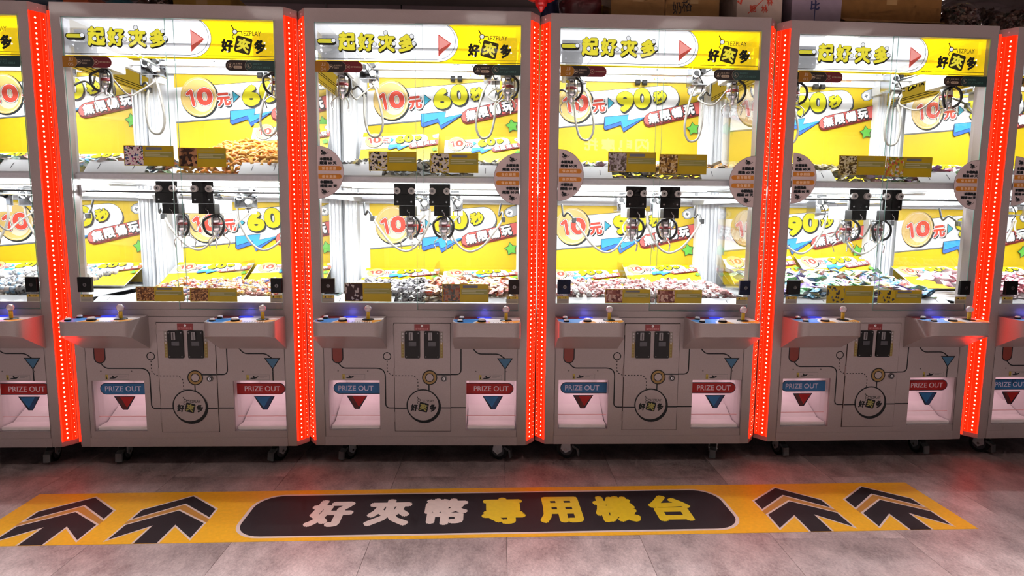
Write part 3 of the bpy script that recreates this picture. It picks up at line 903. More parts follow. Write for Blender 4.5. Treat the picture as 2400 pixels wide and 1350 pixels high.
def part_badge_left(num):
    def f():
        b = MB(); p = Print(b, lambda u, v, h: (u, -.0062 - h, v), .0001)
        z0, z1 = 1.9685, 2.0185; zc, r = (z0 + z1) / 2, (z1 - z0) / 2
        def seg(xa, xb, mat): p.poly([(xa, z0)] + arc(xb - r, zc, r, -PI / 2, PI / 2, 12) + [(xa, z1)], mat)
        wl = pbr('badge_outline', (196, 176, 150), .45, trans=.15)
        for xb, m_ in ((-.262, pbr('badge_maroon', (108, 26, 38), .4, trans=.2)), (-.342, pbr('badge_black', (38, 28, 28), .4, trans=.15)), (-.419, pbr('badge_amber', (162, 108, 18), .4, trans=.25))):
            seg(-.4875, xb, wl); seg(-.4875, xb - .0012, m_)
        p.text('JJ', -.450, zc + .011, .021, .014, wl); p.text(num, -.450, zc - .011, .024, .014, wl)
        for cx in (-.412, -.333): p.disc(cx, zc, .0105, wl, n=20); p.disc(cx, zc, .0096, pbr('badge_black', (38, 28, 28), .4, trans=.15) if cx < -.4 else pbr('badge_maroon', (108, 26, 38), .4, trans=.2), n=20)
        p.poly([(-.419, zc + .004), (-.409, zc + .004), (-.404, zc - .002), (-.406, zc - .005), (-.410, zc - .001), (-.414, zc - .004), (-.419, zc - .003)], wl)
        for sg in (1, -1): p.line([(-.3375, zc - .0045 * sg), (-.3285, zc + .0045 * sg)], .0018, wl)
        p.text('監視錄影中', -.379, zc + .006, .038, .008, wl); p.text('請微笑', -.3865, zc - .006, .022, .008, wl)
        p.text('請不要搖晃機台', -.294, zc, .048, .0075, wl)
        return b
    return f


def part_badge_right():
    b = MB(); p = Print(b, lambda u, v, h: (u, -.0062 - h, v), .0001)
    z0, z1 = 1.9645, 2.0145; zc, r = (z0 + z1) / 2, (z1 - z0) / 2
    wl = pbr('badge_outline', (196, 176, 150), .45, trans=.15)
    def seg(xa, mat): p.poly(arc(xa + r, zc, r, PI / 2, 1.5 * PI, 12) + [(.4885, z0), (.4885, z1)], mat)
    seg(.2600, wl); seg(.2612, pbr('badge_black', (38, 28, 28), .4, trans=.15)); seg(.351, wl); seg(.3522, pbr('badge_green', (34, 62, 60), .4, trans=.15))
    p.disc(.283, zc, .0125, wl, n=20); p.disc(.283, zc, .0115, pbr('badge_black', (38, 28, 28), .4, trans=.15), n=20)
    p.disc(.283, zc + .0045, .0035, wl, n=14); p.poly(rrect(.2775, zc - .008, .2885, zc - .001, .003), wl)
    p.text('自主場主', .319, zc + .0085, .042, .0085, wl); p.poly(rrect(.298, zc - .0135, .339, zc - .0015, .006), wl); p.text('陳場主', .3185, zc - .0075, .026, .007, pbr('badge_black', (38, 28, 28), .4, trans=.15))
    p.disc(.371, zc, .0115, wl, n=20); p.disc(.371, zc, .0106, pbr('badge_green', (34, 62, 60), .4, trans=.15), n=20)
    p.line([(.3675, zc + .006), (.3660, zc + .001), (.3700, zc - .0045), (.3760, zc - .006)], .003, wl)
    gl = pbr('badge_teal', (86, 128, 120), .45, trans=.2)
    p.text('聯絡電話', .410, zc + .0075, .042, .0085, gl); p.text('07-727-0853', .4275, zc - .0075, .078, .0095, gl)
    return b


def part_round_sticker(sx):
    def f():
        b = MB(); zc = 1.4985 if sx < 0 else 1.477; xe = sx * .4895; r = .1265
        pts = arc(xe, zc, r, -PI / 2, PI / 2, 24) if sx < 0 else arc(xe, zc, r, PI / 2, 1.5 * PI, 24)
        W_ = pbr('sticker_pearl', (196, 180, 178), .4); O_ = pbr('sticker_orange', (188, 116, 22), .4); K = C['ink']; G_ = pbr('sticker_rim', (96, 84, 84), .5)
        b.prism([(p_[0], p_[1]) for p_ in pts], -.0080, -.0064, G_, 'y')
        p = Print(b, lambda u, v, h: (u, -.0081 - h, v), .0001)
        pts = arc(xe, zc, r - .0015, -PI / 2, PI / 2, 24) if sx < 0 else arc(xe, zc, r - .0015, PI / 2, 1.5 * PI, 24)
        p.poly(pts, W_)
        cx = xe - sx * .055
        for sg in (1, -1):
            za = zc + sg * .020
            xin, xout = xe - sx * .004, xe - sx * .116
            if sx < 0: p.poly([(xin, za - .011), (xout - .011, za - .011)] + arc(xout - .011, za, .011, -PI / 2, PI / 2, 8) + [(xin, za + .011)], O_)
            else: p.poly(arc(xout + .011, za, .011, PI / 2, 1.5 * PI, 8) + [(xin, za - .011), (xin, za + .011)], O_)
            for k, ch in enumerate('保存期限'): p.text(ch, cx + sx * 0 - .027 + .0185 * k, za, .0135, .0135, pbr('sticker_peach', (222, 186, 150), .5), bold=.0006)
            zt = zc + (.064 if sg > 0 else -.046); zt2 = zc + (.045 if sg > 0 else -.065)
            xo = cx - .003 if sx < 0 else cx + .011
            p.text('本櫃商品', xo - (.009 if sx < 0 else -.008), zt, .060, .014, K, bold=.0011); p.text('超過 60 天', xo, zt2, .080, .014, K, bold=.0011)
            zl = zc + (.092 if sg > 0 else -.094); xl = xe - sx * .034
            p.text('多', xl, zl, .022, .016, K, rot=-.4, bold=.0012); p.disc(xl - .011, zl + .010, .0045, K, n=12)
            p.line([(xl - .016, zl + .003), (xl - .012, zl - .008), (xl + .002, zl - .012)], .002, K); p.line([(xl + .012, zl - .004), (xl + .021, zl + .004)], .002, K)
        return b
    return f


def part_card(w_, h_, ph, photo):
    def f():
        b = MB(); Y_ = pbr('card_yellow', (180, 156, 16), .4, trans=.3, noise=.06, nscale=12); ol = pbr('card_band', (150, 148, 78), .4, trans=.3); tx = pbr('card_text', (205, 200, 160), .5, trans=.3)
        b.box((0, -.0066, 0), (w_, -.0058, h_), Y_)
        p = Print(b, lambda u, v, h: (u, -.0067 - h, v), .0001)
        pw = w_ * .385
        p.poly([(.003, .003), (pw, .003), (pw, h_ - .003), (.003, h_ - .003)], photo)
        x0, x1 = pw + .006, w_ - .004
        p.poly([(x0, h_ * .42), (x1, h_ * .42), (x1, h_ * .72), (x0, h_ * .72)], ol)
        p.poly([(x0 + .008, h_ * .78), (x0 + (x1 - x0) * .62, h_ * .78), (x0 + (x1 - x0) * .62, h_ * .92), (x0 + .008, h_ * .92)], ph)
        for k, e in enumerate((.95, .55, .85)): p.line([(x0 + .003, h_ * (.665 - .09 * k)), (x0 + (x1 - x0) * e, h_ * (.665 - .09 * k))], .0026, tx)
        return b
    return f


def part_lock(bw, mat):
    def f():
        b = MB(); b.box((0, -.024, 0), (bw, -.006, .073), mat, .002); b.cyl((bw * .55, -.027, .036), .009, .004, M_CHROME, 'y', 16); b.box((bw * .55 - .0012, -.0278, .031), (bw * .55 + .0012, -.0268, .041), M_GAP); return b
    return f


def part_warning():
    b = MB(); b.box((0, -.0068, 0), (.060, -.006, .037), pbr('warn_grey', (150, 142, 120), .5)); p = Print(b, lambda u, v, h: (u, -.0069 - h, v), .0001)
    p.poly([(.002, .023), (.058, .023), (.058, .035), (.002, .035)], pbr('warn_yellow', (190, 160, 40), .5))
    p.poly([(.010, .0245), (.020, .0245), (.015, .0335)], C['ink']); p.text('注意', .038, .029, .02, .0085, C['ink'])
    for k in range(3): p.line([(.006, .018 - .006 * k), (.052, .018 - .006 * k)], .0012, C['dgrey'])
    return b


def part_shelf():
    b = MB(); b.box((-.560, .035, 1.457), (.560, .95, 1.472), M_WHITE)
    b.box((-.560, .028, 1.459), (.560, .036, 1.481), M_ALU); b.box((-.560, .036, 1.472), (.560, .06, 1.481), M_ALU)
    return b


def part_beam(z0, z1, lips):
    def f():
        b = MB(); b.box((-.50, .915, z0), (.50, .95, z1), M_WHITE)
        for z in lips: b.box((-.50, .905, z), (.50, .915, z + .012), M_ALU)
        for x in (-.18, .22): b.cyl((x, .904, z1 - .03), .004, .012, M_BLACKM, 'y', 8)
        return b
    return f


def part_post(sx):
    def f():
        b = MB()
        a, c_ = sorted((sx * .503, sx * .576)); b.box((a, .865, .80), (c_, .95, 2.25), M_WHITE)
        for k in range(3):
            x = sx * (.512 + .024 * k); b.box((x - .004, .857, .80), (x + .004, .865, 2.25), M_ALU)
        return b
    return f


M_OPAL = pbr('opal_acrylic', (240, 241, 243), .4, noise=0.0, trans=.45)


def part_tray(z, h, gaps):
    """white floor with white lips sloped to catch the light behind the glass and a clear lip above"""
    def f():
        b = MB(); b.box((-.50, .045, z - .012), (.50, .93, z), M_WHITE)
        for a, c_ in gaps:
            b.prism([(.088, z), (.094, z), (.154, z + h), (.150, z + h)], a, c_, M_OPAL, 'x'); b.add([(a, .152, z + h), (c_, .152, z + h), (c_, .152, z + h + .015), (a, .152, z + h + .015)], [(0, 1, 2, 3)], M_ACRYL)
            for x in (a + .06, c_ - .06):
                b.prism([(.088 + .062 * .3 - .002, z + h * .3), (.088 + .062 * .3 + .002, z + h * .3), (.088 + .062 * .75 + .002, z + h * .75), (.088 + .062 * .75 - .002, z + h * .75)], x - .0015, x + .0015, C['dgrey'], 'x')
        return b
    return f


def part_divider(z, h):
    def f():
        b = MB(); b.prism([(.06, z), (.92, z), (.92, z + h), (.75, z + h), (.06, z + h * .35)], .008, .011, M_ACRYL, 'x'); return b
    return f


def part_board(num, wd, third):
    """price board: sheet with the poster art, drawn upright from its bottom edge at the origin"""
    def f():
        b = MB(); k = wd / .939; L = .375 * k
        b.box((-wd / 2, 0, -.10), (wd / 2, .006, L), pbr('board_white', (240, 240, 238), .5))
        p = Print(b, lambda u, v, h: (u * k, -h, L + v * k), .0001)
        p.poly([(-.4695, -.375 - .10 / k), (.4695, -.375 - .10 / k), (.4695, -.30), (-.4695, -.30)], C['yellow'])
        draw_poster(p, num, 1040, third)
        return b
    return f


def part_claw_plate():
    b = MB()
    b.box((-.0525, .068, .055), (.0525, .074, .108), M_BLACK, .002); b.box((-.0525, .060, 0.0), (.0525, .078, .052), M_BLACK, .002)
    b.box((-.03, .075, -.052), (.05, .14, 0.0), M_BLACK, .003); b.box((-.028, .14, -.05), (.048, .30, .02), M_ALU, .004)
    for x in (-.034, .034): b.cyl((x, .057, .018), .0045, .003, M_CHROME, 'y', 10)
    b.tube([(.012, .072, -.02), (.012, .066, -.03), (.022, .066, -.036), (.022, .07, -.05)], .0012, M_CHROME, 6, sub=1)
    return b


def part_roller():
    b = MB(); b.cyl((0, .050, 0), .0165, .018, M_NYLON, 'y', 20); b.cyl((0, .047, 0), .010, .004, pbr('roller_grey', (150, 150, 148), .5), 'y', 16); b.cyl((0, .0455, 0), .004, .003, M_BLACK, 'y', 8); return b


def part_coil():
    b = MB(); b.lathe((.012, .19, 0), [(.0001, -.054), (.022, -.054), (.030, -.062), (.030, -.092), (.0265, -.097), (.0265, -.103), (.0295, -.108), (.0295, -.135), (.020, -.145), (.013, -.150), (.013, -.168), (.006, -.176), (.0001, -.177)], M_CHROME, 22)
    for a in (0, 2.1, 4.2):
        b.box((.012 + .030 * math.cos(a) - .003, .19 + .030 * math.sin(a) - .003, -.165), (.012 + .030 * math.cos(a) + .003, .19 + .030 * math.sin(a) + .003, -.06), M_CHROME)
    return b


def part_band():
    b = MB(); b.lathe((.012, .19, 0), [(.0265, -.095), (.0305, -.095), (.0305, -.108), (.0265, -.108)], M_REDBAND, 22); return b


def part_prong(a):
    def f():
        b = MB(); c_, s_ = math.cos(a), math.sin(a); P = lambda r, z: (.012 + r * c_, .19 + r * s_, z)
        b.tube([P(.012, -.160), P(.034, -.168), P(.055, -.186), P(.058, -.200), P(.050, -.226)], .0028, M_CHROME, 7, sub=4); return b
    return f


def part_coiled_cable(sg):
    def f():
        b = MB(); pts = []
        base = [(.03, .16, -.05), (sg * .046 + .012, .15, -.078), (sg * .050 + .012, .145, -.115), (sg * .038 + .012, .15, -.146), (sg * .02 + .012, .165, -.160)]
        b.tube(base, .0058, M_BLACKM, 8, ribs=.25, sub=10); return b
    return f


def part_motor():
    """bright gearbox block with pulleys that runs on the cross rails"""
    b = MB()
    b.box((-.045, -.05, -.055), (.045, .05, -.05), M_CHROME, .001); b.box((-.045, .045, -.05), (.045, .05, .06), M_CHROME, .001); b.box((-.045, -.05, -.05), (-.041, .05, .045), M_CHROME, .001)
    b.cyl((-.02, -.045, .01), .024, .06, M_ALU, 'y', 18); b.cyl((-.02, -.052, .01), .014, .01, M_BLACK, 'y', 14)
    b.cyl((.022, -.035, -.02), .016, .03, M_NYLON, 'y', 16); b.cyl((.024, -.035, .026), .013, .03, M_BLACK, 'y', 16)
    b.box((.0, -.02, -.09), (.045, .035, -.055), M_WHITE, .003); b.box((-.03, -.03, .035), (.03, .03, .052), M_BLACK, .003)
    b.tube([(-.03, -.03, .04), (-.01, -.05, .0), (.02, -.045, -.05), (.02, -.02, -.09)], .003, M_BLACK, 6)
    return b


def part_rods(xs, z, y0, y1):
    def f():
        b = MB()
        for x, dz in xs: b.cyl((x, y0, z + dz), .0055, y1 - y0, M_CHROME, 'y', 10)
        return b
    return f


def part_cross(z, zb, dark):
    def f():
        b = MB(); b.cyl((-.50, .080, z), .0032, 1.0, M_BLACKM if dark else M_CHROME, 'x', 8)
        b.cyl((-.50, .115, z + .004), .006, 1.0, M_CHROME, 'x', 10); b.box((-.50, .53, zb - .01), (.50, .56, zb + .012), M_ALU)
        for x in (-.49, .49): b.box((x - .012, .05, z - .02), (x + .012, .90, z + .03), M_ALU)
        return b
    return f


def part_hose(pts, r=.0065):
    def f():
        b = MB(); b.tube(pts, r, M_GREYHOSE, 8); return b
    return f


def part_arm(pts):
    def f():
        b = MB(); b.tube(pts, .006, M_BLACKM, 8); b.box((pts[-1][0] - .012, pts[-1][1] - .012, pts[-1][2] - .02), (pts[-1][0] + .012, pts[-1][1] + .012, pts[-1][2] + .01), M_BLACKM, .003); return b
    return f


def part_hook():
    b = MB(); b.box((-.003, .89, .02), (.003, .905, .12), M_ALU); b.box((-.02, .888, .10), (.02, .906, .115), M_ALU)
    for x in (-.022, .022): b.cyl((x - .014, .896, .012), .017, .028, M_BLACKM, 'x', 14)
    return b


def part_caution():
    b = MB(); b.box((-.075, .9035, -.02), (.075, .9048, .02), C['white']); p = Print(b, lambda u, v, h: (u, .9034 - h, v), .0001)
    p.poly([(-.075, .004), (.075, .004), (.075, .02), (-.075, .02)], pbr('caution_orange', (226, 120, 50), .5)); p.text('注意', .03, .012, .03, .011, C['white'])
    for x in (-.06, .0): p.poly([(x, -.016), (x + .012, -.016), (x + .006, -.005)], C['yellow']); p.line([(x + .016, -.01), (x + .045, -.01)], .002, C['dgrey'])
    return b


# ------------------------------------------------------------------ candies
def twist(L=.040, r=.0105):
    b = MB(); n = 6; P_ = [(-L / 2, .011, .35), (-L * .30, .0035, 1), (-L * .22, r, 1), (0, r * 1.12, 1), (L * .22, r, 1), (L * .30, .0035, 1), (L / 2, .011, .35)]
    vs = []; fs = []
    for x, rr, fl in P_: vs += [(x, rr * math.cos(2 * PI * k / n), rr * fl * math.sin(2 * PI * k / n)) for k in range(n)]
    for i in range(len(P_) - 1): fs += [(i * n + k, (i + 1) * n + k, (i + 1) * n + (k + 1) % n, i * n + (k + 1) % n) for k in range(n)]
    return vs, fs


def pillow(L=.048, W_=.034, H_=.011):
    us = [-1, -.86, -.4, 0, .4, .86, 1]; pr = [.0, .06, .85, 1, .85, .06, .0]
    vs = []; fs = []
    for sg in (1, -1):
        for i, u in enumerate(us):
            for j, v in enumerate((-1, 0, 1)): vs.append((u * L / 2, v * W_ / 2 * (1 if abs(u) > .8 else .93), sg * H_ * pr[i] * (.25 if v else 1)))
    n = len(us) * 3
    for s_ in (0, 1):
        for i in range(len(us) - 1):
            for j in range(2):
                q = [s_ * n + i * 3 + j, s_ * n + (i + 1) * 3 + j, s_ * n + (i + 1) * 3 + j + 1, s_ * n + i * 3 + j + 1]
                fs.append(q if s_ == 0 else q[::-1])
    return vs, fs


def ball(r=.013):
    vs = [(0, 0, -r)]; fs = []; n = 7
    for k in (1, 2, 3): a = PI * k / 4; vs += [(r * math.sin(a) * math.cos(2 * PI * i / n), r * math.sin(a) * math.sin(2 * PI * i / n), -r * math.cos(a)) for i in range(n)]
    vs.append((0, 0, r))
    fs += [(0, 1 + (i + 1) % n, 1 + i) for i in range(n)]
    for k in (0, 1): fs += [(1 + k * n + i, 1 + k * n + (i + 1) % n, 1 + (k + 1) * n + (i + 1) % n, 1 + (k + 1) * n + i) for i in range(n)]
    fs += [(1 + 2 * n + i, 1 + 2 * n + (i + 1) % n, len(vs) - 1) for i in range(n)]
    return vs, fs


def stick(L=.052, r=.0065):
    n = 7; m = 6; vs = []; fs = []
    for i in range(m + 1):
        t = i / m - .5; cx = t * L; cz = .010 * math.cos(PI * t * 1.6) - .006; rr = r * (1 + .25 * math.cos(6 * PI * i / m))
        vs += [(cx, rr * math.cos(2 * PI * k / n), cz + rr * math.sin(2 * PI * k / n)) for k in range(n)]
    for i in range(m): fs += [(i * n + k, (i + 1) * n + k, (i + 1) * n + (k + 1) % n, i * n + (k + 1) % n) for k in range(n)]
    fs += [tuple(range(n)), tuple(reversed(range(m * n, (m + 1) * n)))]
    return vs, fs


SHAPES = dict(twist=twist(.050, .0125), mini=twist(.036, .0105), pillow=pillow(.058, .040, .013), big=pillow(.078, .050, .015), ball=ball(.0155), stick=stick(.068, .0085))
STEP = dict(twist=.032, mini=.025, pillow=.038, big=.050, ball=.0255, stick=.036)
KINDS = {   # shape, palette, individual name, words
    'pearl': ('ball', [(40, 42, 50), (225, 205, 190), (60, 66, 84), (120, 170, 205), (240, 232, 226), (34, 30, 34)]),
    'packs': ('pillow', [(60, 130, 190), (240, 120, 50), (240, 235, 225), (90, 160, 120)]),
    'mix': ('mini', [(250, 190, 40), (235, 110, 60), (250, 232, 200), (210, 60, 50), (90, 110, 200), (250, 205, 90), (225, 140, 60)]),
    'snack': ('stick', [(255, 172, 52), (255, 192, 80), (255, 150, 36)]),
    'tint': ('pillow', [(70, 160, 205), (240, 130, 60), (235, 232, 220), (120, 185, 110)]),
    'black': ('twist', [(26, 20, 30), (150, 148, 160), (52, 42, 60), (196, 194, 204), (14, 11, 17)]),
    'orange': ('pillow', [(232, 120, 50), (250, 205, 150), (200, 70, 30), (246, 170, 90), (240, 225, 200)]),
    'panda': ('pillow', [(30, 28, 26), (238, 236, 226), (214, 190, 70), (60, 60, 56), (245, 244, 240)]),
    'pink': ('twist', [(196, 104, 104), (240, 222, 222), (150, 60, 62), (228, 170, 164), (250, 246, 244), (205, 130, 120)]),
    'mint': ('pillow', [(200, 190, 200), (245, 244, 246), (120, 160, 120), (210, 150, 180), (70, 70, 74)]),
    'gold': ('pillow', [(236, 170, 60), (250, 226, 160), (205, 120, 40), (250, 240, 214)]),
    'aqua': ('big', [(80, 160, 200), (120, 200, 160), (235, 240, 240), (130, 90, 190), (60, 110, 150), (90, 170, 90), (225, 120, 110), (240, 220, 130)]),
    'olive': ('pillow', [(206, 186, 110), (250, 240, 200), (150, 130, 60), (226, 206, 140)]),
    'purple': ('pillow', [(190, 120, 200), (240, 236, 240), (120, 190, 90), (210, 70, 110), (250, 210, 225)]),
    'rose': ('big', [(220, 90, 120), (246, 170, 185), (190, 50, 80), (250, 225, 228)]),
}

NAMES = {'pearl': 'dark grey,cream,slate,light blue,white,black', 'packs': 'blue,orange,white,green', 'mix': 'yellow,orange,cream,red,blue,pale gold,amber', 'snack': 'orange,light orange,deep orange', 'tint': 'blue,orange,white,green', 'black': 'black,silver,violet-grey,white,jet black', 'orange': 'orange,peach,rust,apricot,cream', 'panda': 'black,white,mustard,charcoal,off-white', 'pink': 'pink,pale pink,dark red,salmon,white,rosy', 'mint': 'lilac-grey,white,green,pink,charcoal', 'gold': 'gold,pale yellow,brown,cream', 'aqua': 'blue,mint,white,purple,dark blue,green,coral,yellow', 'olive': 'khaki,cream,olive,tan', 'purple': 'purple,white,green,magenta,pale pink', 'rose': 'rose,light pink,crimson,blush'}


def build_pile(m_root, kind, x0, x1, y0, y1, zf, zb, n_ind, noun, place, base, name):
    shape, pal = KINDS[kind]
    mat = candy_mat('wrapper_' + kind, pal); mat1 = candy_mat('single_wrapper_' + kind, pal, single=True); nms = NAMES[kind].split(',')
    vs, fs = SHAPES[shape]
    step = STEP[shape]
    pos = []
    y = y0
    while y < y1:
        x = x0
        while x < x1:
            t = (y - y0) / (y1 - y0)
            edge = min(1, (x - x0 + .02) / .06, (x1 - x + .02) / .06)
            h = zf + (zb - zf) * t ** .8 + .012 * math.sin(x * 31 + zf * 50) * math.sin(y * 23 + x * 9) * edge - (.0 if edge >= 1 else .012 * (1 - edge))
            pos.append((x + R.uniform(-.009, .009), y + R.uniform(-.009, .009), h + R.uniform(-.004, .009)))
            x += step
        y += step
    # under-layer for the part that stands right behind the glass
    z = base + .010
    while z < zf - .006:
        x = x0
        while x < x1: pos.append((x + R.uniform(-.009, .009), y0 + R.uniform(-.003, .012), z)); x += step
        z += step * .7
    # nearest, highest ones are things of their own
    order = sorted(range(len(pos)), key=lambda i: pos[i][1] - 1.2 * (pos[i][2] - zf) + R.uniform(0, .22))
    mw = m_root.matrix_world if False else Matrix.Translation(m_root.location) @ Matrix.Rotation(m_root.rotation_euler.z, 4, 'Z')
    key = 'candy_' + kind
    if key not in CACHE:
        b = MB(); b.add(vs, fs, mat1, shape in ('ball', 'stick')); CACHE[key] = b.mesh(name)
    rest = MB()
    for c_, i in enumerate(order):
        e = Matrix.Rotation(R.uniform(0, 2 * PI), 4, 'Z') @ Matrix.Rotation(R.uniform(-.7, .7), 4, 'X') @ Matrix.Rotation(R.uniform(-.6, .6), 4, 'Y') @ Matrix.Scale(R.uniform(.85, 1.12), 4)
        M_ = Matrix.Translation(pos[i]) @ e
        if c_ < n_ind:
            o = bpy.data.objects.new(name, CACHE[key]); COL.objects.link(o); o.matrix_world = mw @ M_
            q = R.randrange(len(pal)); o.color = (*[v_ * .75 for v_ in lin(pal[q])], 1)
            u = (pos[i][0] - x0) / (x1 - x0); v = (pos[i][1] - y0) / (y1 - y0)
            zone = ('far left', 'left', 'middle', 'right', 'far right')[min(4, max(0, int(u * 5)))]; row = 'front row' if v < .2 else ('middle row' if v < .55 else 'back row')
            tag(o, '%s %s, %s, %s %s' % (nms[q], noun, row, zone, place), 'candy', noun.replace('candy', 'candie') + 's ' + place)
        else:
            rest.add([(M_ @ Vector(v))[:] for v in vs], fs, mat, shape in ('ball', 'stick'))
    if rest.v:
        o = obj(name + '_heap', rest); o.matrix_world = mw; o['kind'] = 'stuff'
        tag(o, 'heap of %ss lying under the loose ones %s' % (noun.replace('candy', 'candie'), place), 'candy heap')


# ------------------------------------------------------------------ one machine
def build_machine(i, pose, num, nbr, label, cards_u, cards_l, stickers, boards, lockmat, photos):
    r = empty('claw_machine', (pose[0], pose[1], 0), pose[2]); tag(r, label, 'claw machine', 'row of claw machines')
    A = lambda name, fn, key, parent=r, **k: obj(name, fn, parent, key, **k)
    # shell
    for sx in (-1, 1): A('corner_post', part_stile(sx), 'stile%d' % sx)
    A('front_panel', part_front, 'front'); 
    for q in range(5): A('printed_line_art', lambda q=q: part_artwork(q), 'art%d' % q)
    for q in ((-.396, 0, .469), (.294, 0, .468)): A('hand_sticker', part_flap_sticker, 'handst', loc=q)
    def rail():
        b = MB(); b.box((-.490, 0, ZT), (.490, .05, ZTOP), M_FRAME); b.box((-.490, -.001, ZT), (.490, 0, ZT + .012), M_FRAME)
        o = [(-.577, CH + .03), (.577, CH + .03), (.577, BACK), (-.577, BACK)]; b.prism(o, 2.25, ZTOP, M_FRAME); b.box((-.5, .05, 2.246), (.5, .1, ZTOP), M_FRAME)
        return b
    A('top_rail', rail, 'rail')
    def sill():
        b = MB(); b.box((-.490, 0, .79), (.490, .02, ZB), M_FRAME); b.box((-.490, -.0025, .79), (.490, 0, .824), M_FRAME); b.box((-.490, -.003, .789), (.490, 0, .7905), M_GAP); return b
    A('sill', sill, 'sill')
    def sidep(sx):
        def f():
            b = MB(); a, c_ = sorted((sx * .571, sx * .577)); b.box((a, CH + .03, ZBOT), (c_, BACK, .80), M_FRAME); return b
        return f
    for sx in (-1, 1): A('side_panel', sidep(sx), 'sidep%d' % sx)
    def backp():
        b = MB(); b.box((-.577, .95, ZBOT), (.577, BACK, 2.25), M_WHITE); b.box((-.56, .09, ZBOT), (.56, .95, ZBOT + .01), M_GAP); b.box((-.56, .02, .78), (.56, .95, .79), M_WHITE); return b
    A('back_panel', backp, 'backp')
    def ceil_():
        b = MB(); b.box((-.56, .03, 2.238), (.56, .95, 2.2455), M_WHITE); b.box((-.47, .10, 2.235), (.47, .86, 2.238), emit('added_ceiling_glow', (.95, .98, 1.0), 2.2)); return b  # glowing panel added below the ceiling to backlight the header film
    A('inner_ceiling', ceil_, 'iceil')
    A('shelf', part_shelf, 'shelf')
    A('upper_beam', part_beam(2.142, 2.246, (2.142, 2.180, 2.215)), 'beamu'); A('lower_beam', part_beam(1.367, 1.457, (1.367, 1.395, 1.425)), 'beaml')
    for sx in (-1, 1):
        A('rear_post', part_post(sx), 'post%d' % sx); A('side_glass', part_side_glass(sx), 'sglass%d' % sx); A('side_header', part_side_header(sx), 'sh%d' % sx, label='translucent yellow side sign with shop logo')
    if i == 2:
        def gc(): b = MB(); b.box((-.597, .90, .80), (-.578, .95, 2.25), M_WHITE); return b  # white strip added so the dark gap behind looks bright
        A('added_gap_strip', gc, 'gapc')
    # LED corners
    for sx in (-1, 1):
        s_ = A('red_light_strip', part_led_strip(sx), 'led%d' % sx, label='glowing red corner light strip')
        A('light_dots', part_led_dots(sx), 'dots%d' % sx, parent=s_, kind='stuff')
    # posters and price boards
    for z in (2.141, 1.366):
        def po():
            b = MB(); b.box((-.4695, .0005, -.51), (.4695, .004, 0), C['white']); draw_poster(Print(b, lambda u, v, h: (u, -h, v), .0001), nbr, 1210); return b
        A('poster', po, 'poster' + nbr, loc=(.0335, .925, z), label='yellow price poster reading 10元 %s秒 無限暢玩' % nbr)
    for (cx, wd, ytop, ztop, tilt, third) in boards:
        k = wd / .939; L = .375 * k
        A('price_board', part_board(nbr, wd, third), 'board%s%.3f%s' % (nbr, wd, third), loc=(cx, ytop - L * math.cos(tilt), ztop - L * math.sin(tilt)), rot=(-(PI / 2 - tilt), 0, 0), label='slanted price board with small poster print')
    A('lower_tray', part_tray(.845, .027, ((-.49, -.15), (.13, .49))), 'trayl'); A('upper_tray', part_tray(1.490, .063, ((-.49, -.20), (.26, .49))), 'trayu')
    A('acrylic_divider', part_divider(.845, .16), 'divl'); A('acrylic_divider', part_divider(1.49, .13), 'divu')
    # lamps: batten with its own light
    for z, y in ((2.229, .130), (2.229, .62), (1.4515, .130), (1.4515, .62)):
        def tb(): b = MB(); b.box((-.47, -.008, 0), (.47, .008, .006), M_TUBE); return b
        t = A('led_batten', tb, 'tube', loc=(0, y, z))
        fr_ = y < .3
        area_light('led_batten_light', (0, 0, -.006), .92, .05, CHAMBER_W * (1.3 if z > 2 else 1.35) * (1.25 if fr_ else 1.5), (.95, .98, 1.0), parent=t, rot=((.9 if fr_ else -.7), 0, 0))
    # gantries
    for up in (0, 1):
        z = 2.105 if up else 1.3975; zb = z + .01
        A('cross_rail', part_cross(z, zb, True), 'cross%d' % up)
        cxs = (-.42, .42) if up else (-.082, .093)
        mx = (-.335, .345) if up else (-.055, .135)
        for k, (cx, m_) in enumerate(zip(cxs, mx)):
            zc = z - .0545 + .001
            sgn = 1 if k else -1
            cl = A('claw', part_claw_plate, 'cplate', loc=(cx, 0, zc))
            for dx in (-.036, .036): A('roller', part_roller, 'croll', parent=cl, loc=(dx, .0, .072))
            A('claw_body', part_coil, 'ccoil', parent=cl); A('red_band', part_band, 'cband', parent=cl)
            for q in range(3):
                a = -PI / 2 + .25 + q * 2 * PI / 3 + (.5 if up else 0); A('prong', part_prong(a), 'cprong%d%d' % (q, up), parent=cl)
            A('coiled_cable', part_coiled_cable(1), 'ccable', parent=cl)
            if (up and i in (1, 4)) or (not up and k): A('coiled_cable', part_coiled_cable(-1), 'ccablem', parent=cl)
            mo = A('drive_motor', part_motor, 'motor', loc=(m_, .50, z - .015))
            A('guide_rods', part_rods(((m_ - .018, 0), (m_ + .022, -.03)), z + .02, .11, .52), 'rods%.3f%d' % (m_, up), parent=None if False else r)
            if up: hp = [(m_ + .02, .47, 2.03), (m_ + .055, .44, 1.95), (m_ + .085, .42, 1.80), (m_ + .06, .42, 1.725), (m_ + .01, .42, 1.735), (m_ - .015, .43, 1.82), (m_ - .02, .45, 1.90), (m_ - .03, .5, 1.97)]
            else: hp = [(m_ + .05, .50, 1.33), (m_ + .04, .50, 1.24), (m_ - .02, .50, 1.13), (m_ - .09, .50, 1.09), (m_ - .17, .50, 1.13), (m_ - .24, .50, 1.22), (m_ - .28, .52, 1.28)]
            if k: hp = [(2 * m_ - x, y, zz) for x, y, zz in hp]
            A('grey_hose', part_hose(hp), 'hose%d%d' % (up, k))
            e = hp[-1]; wx = sgn * (.46 if up else .40)
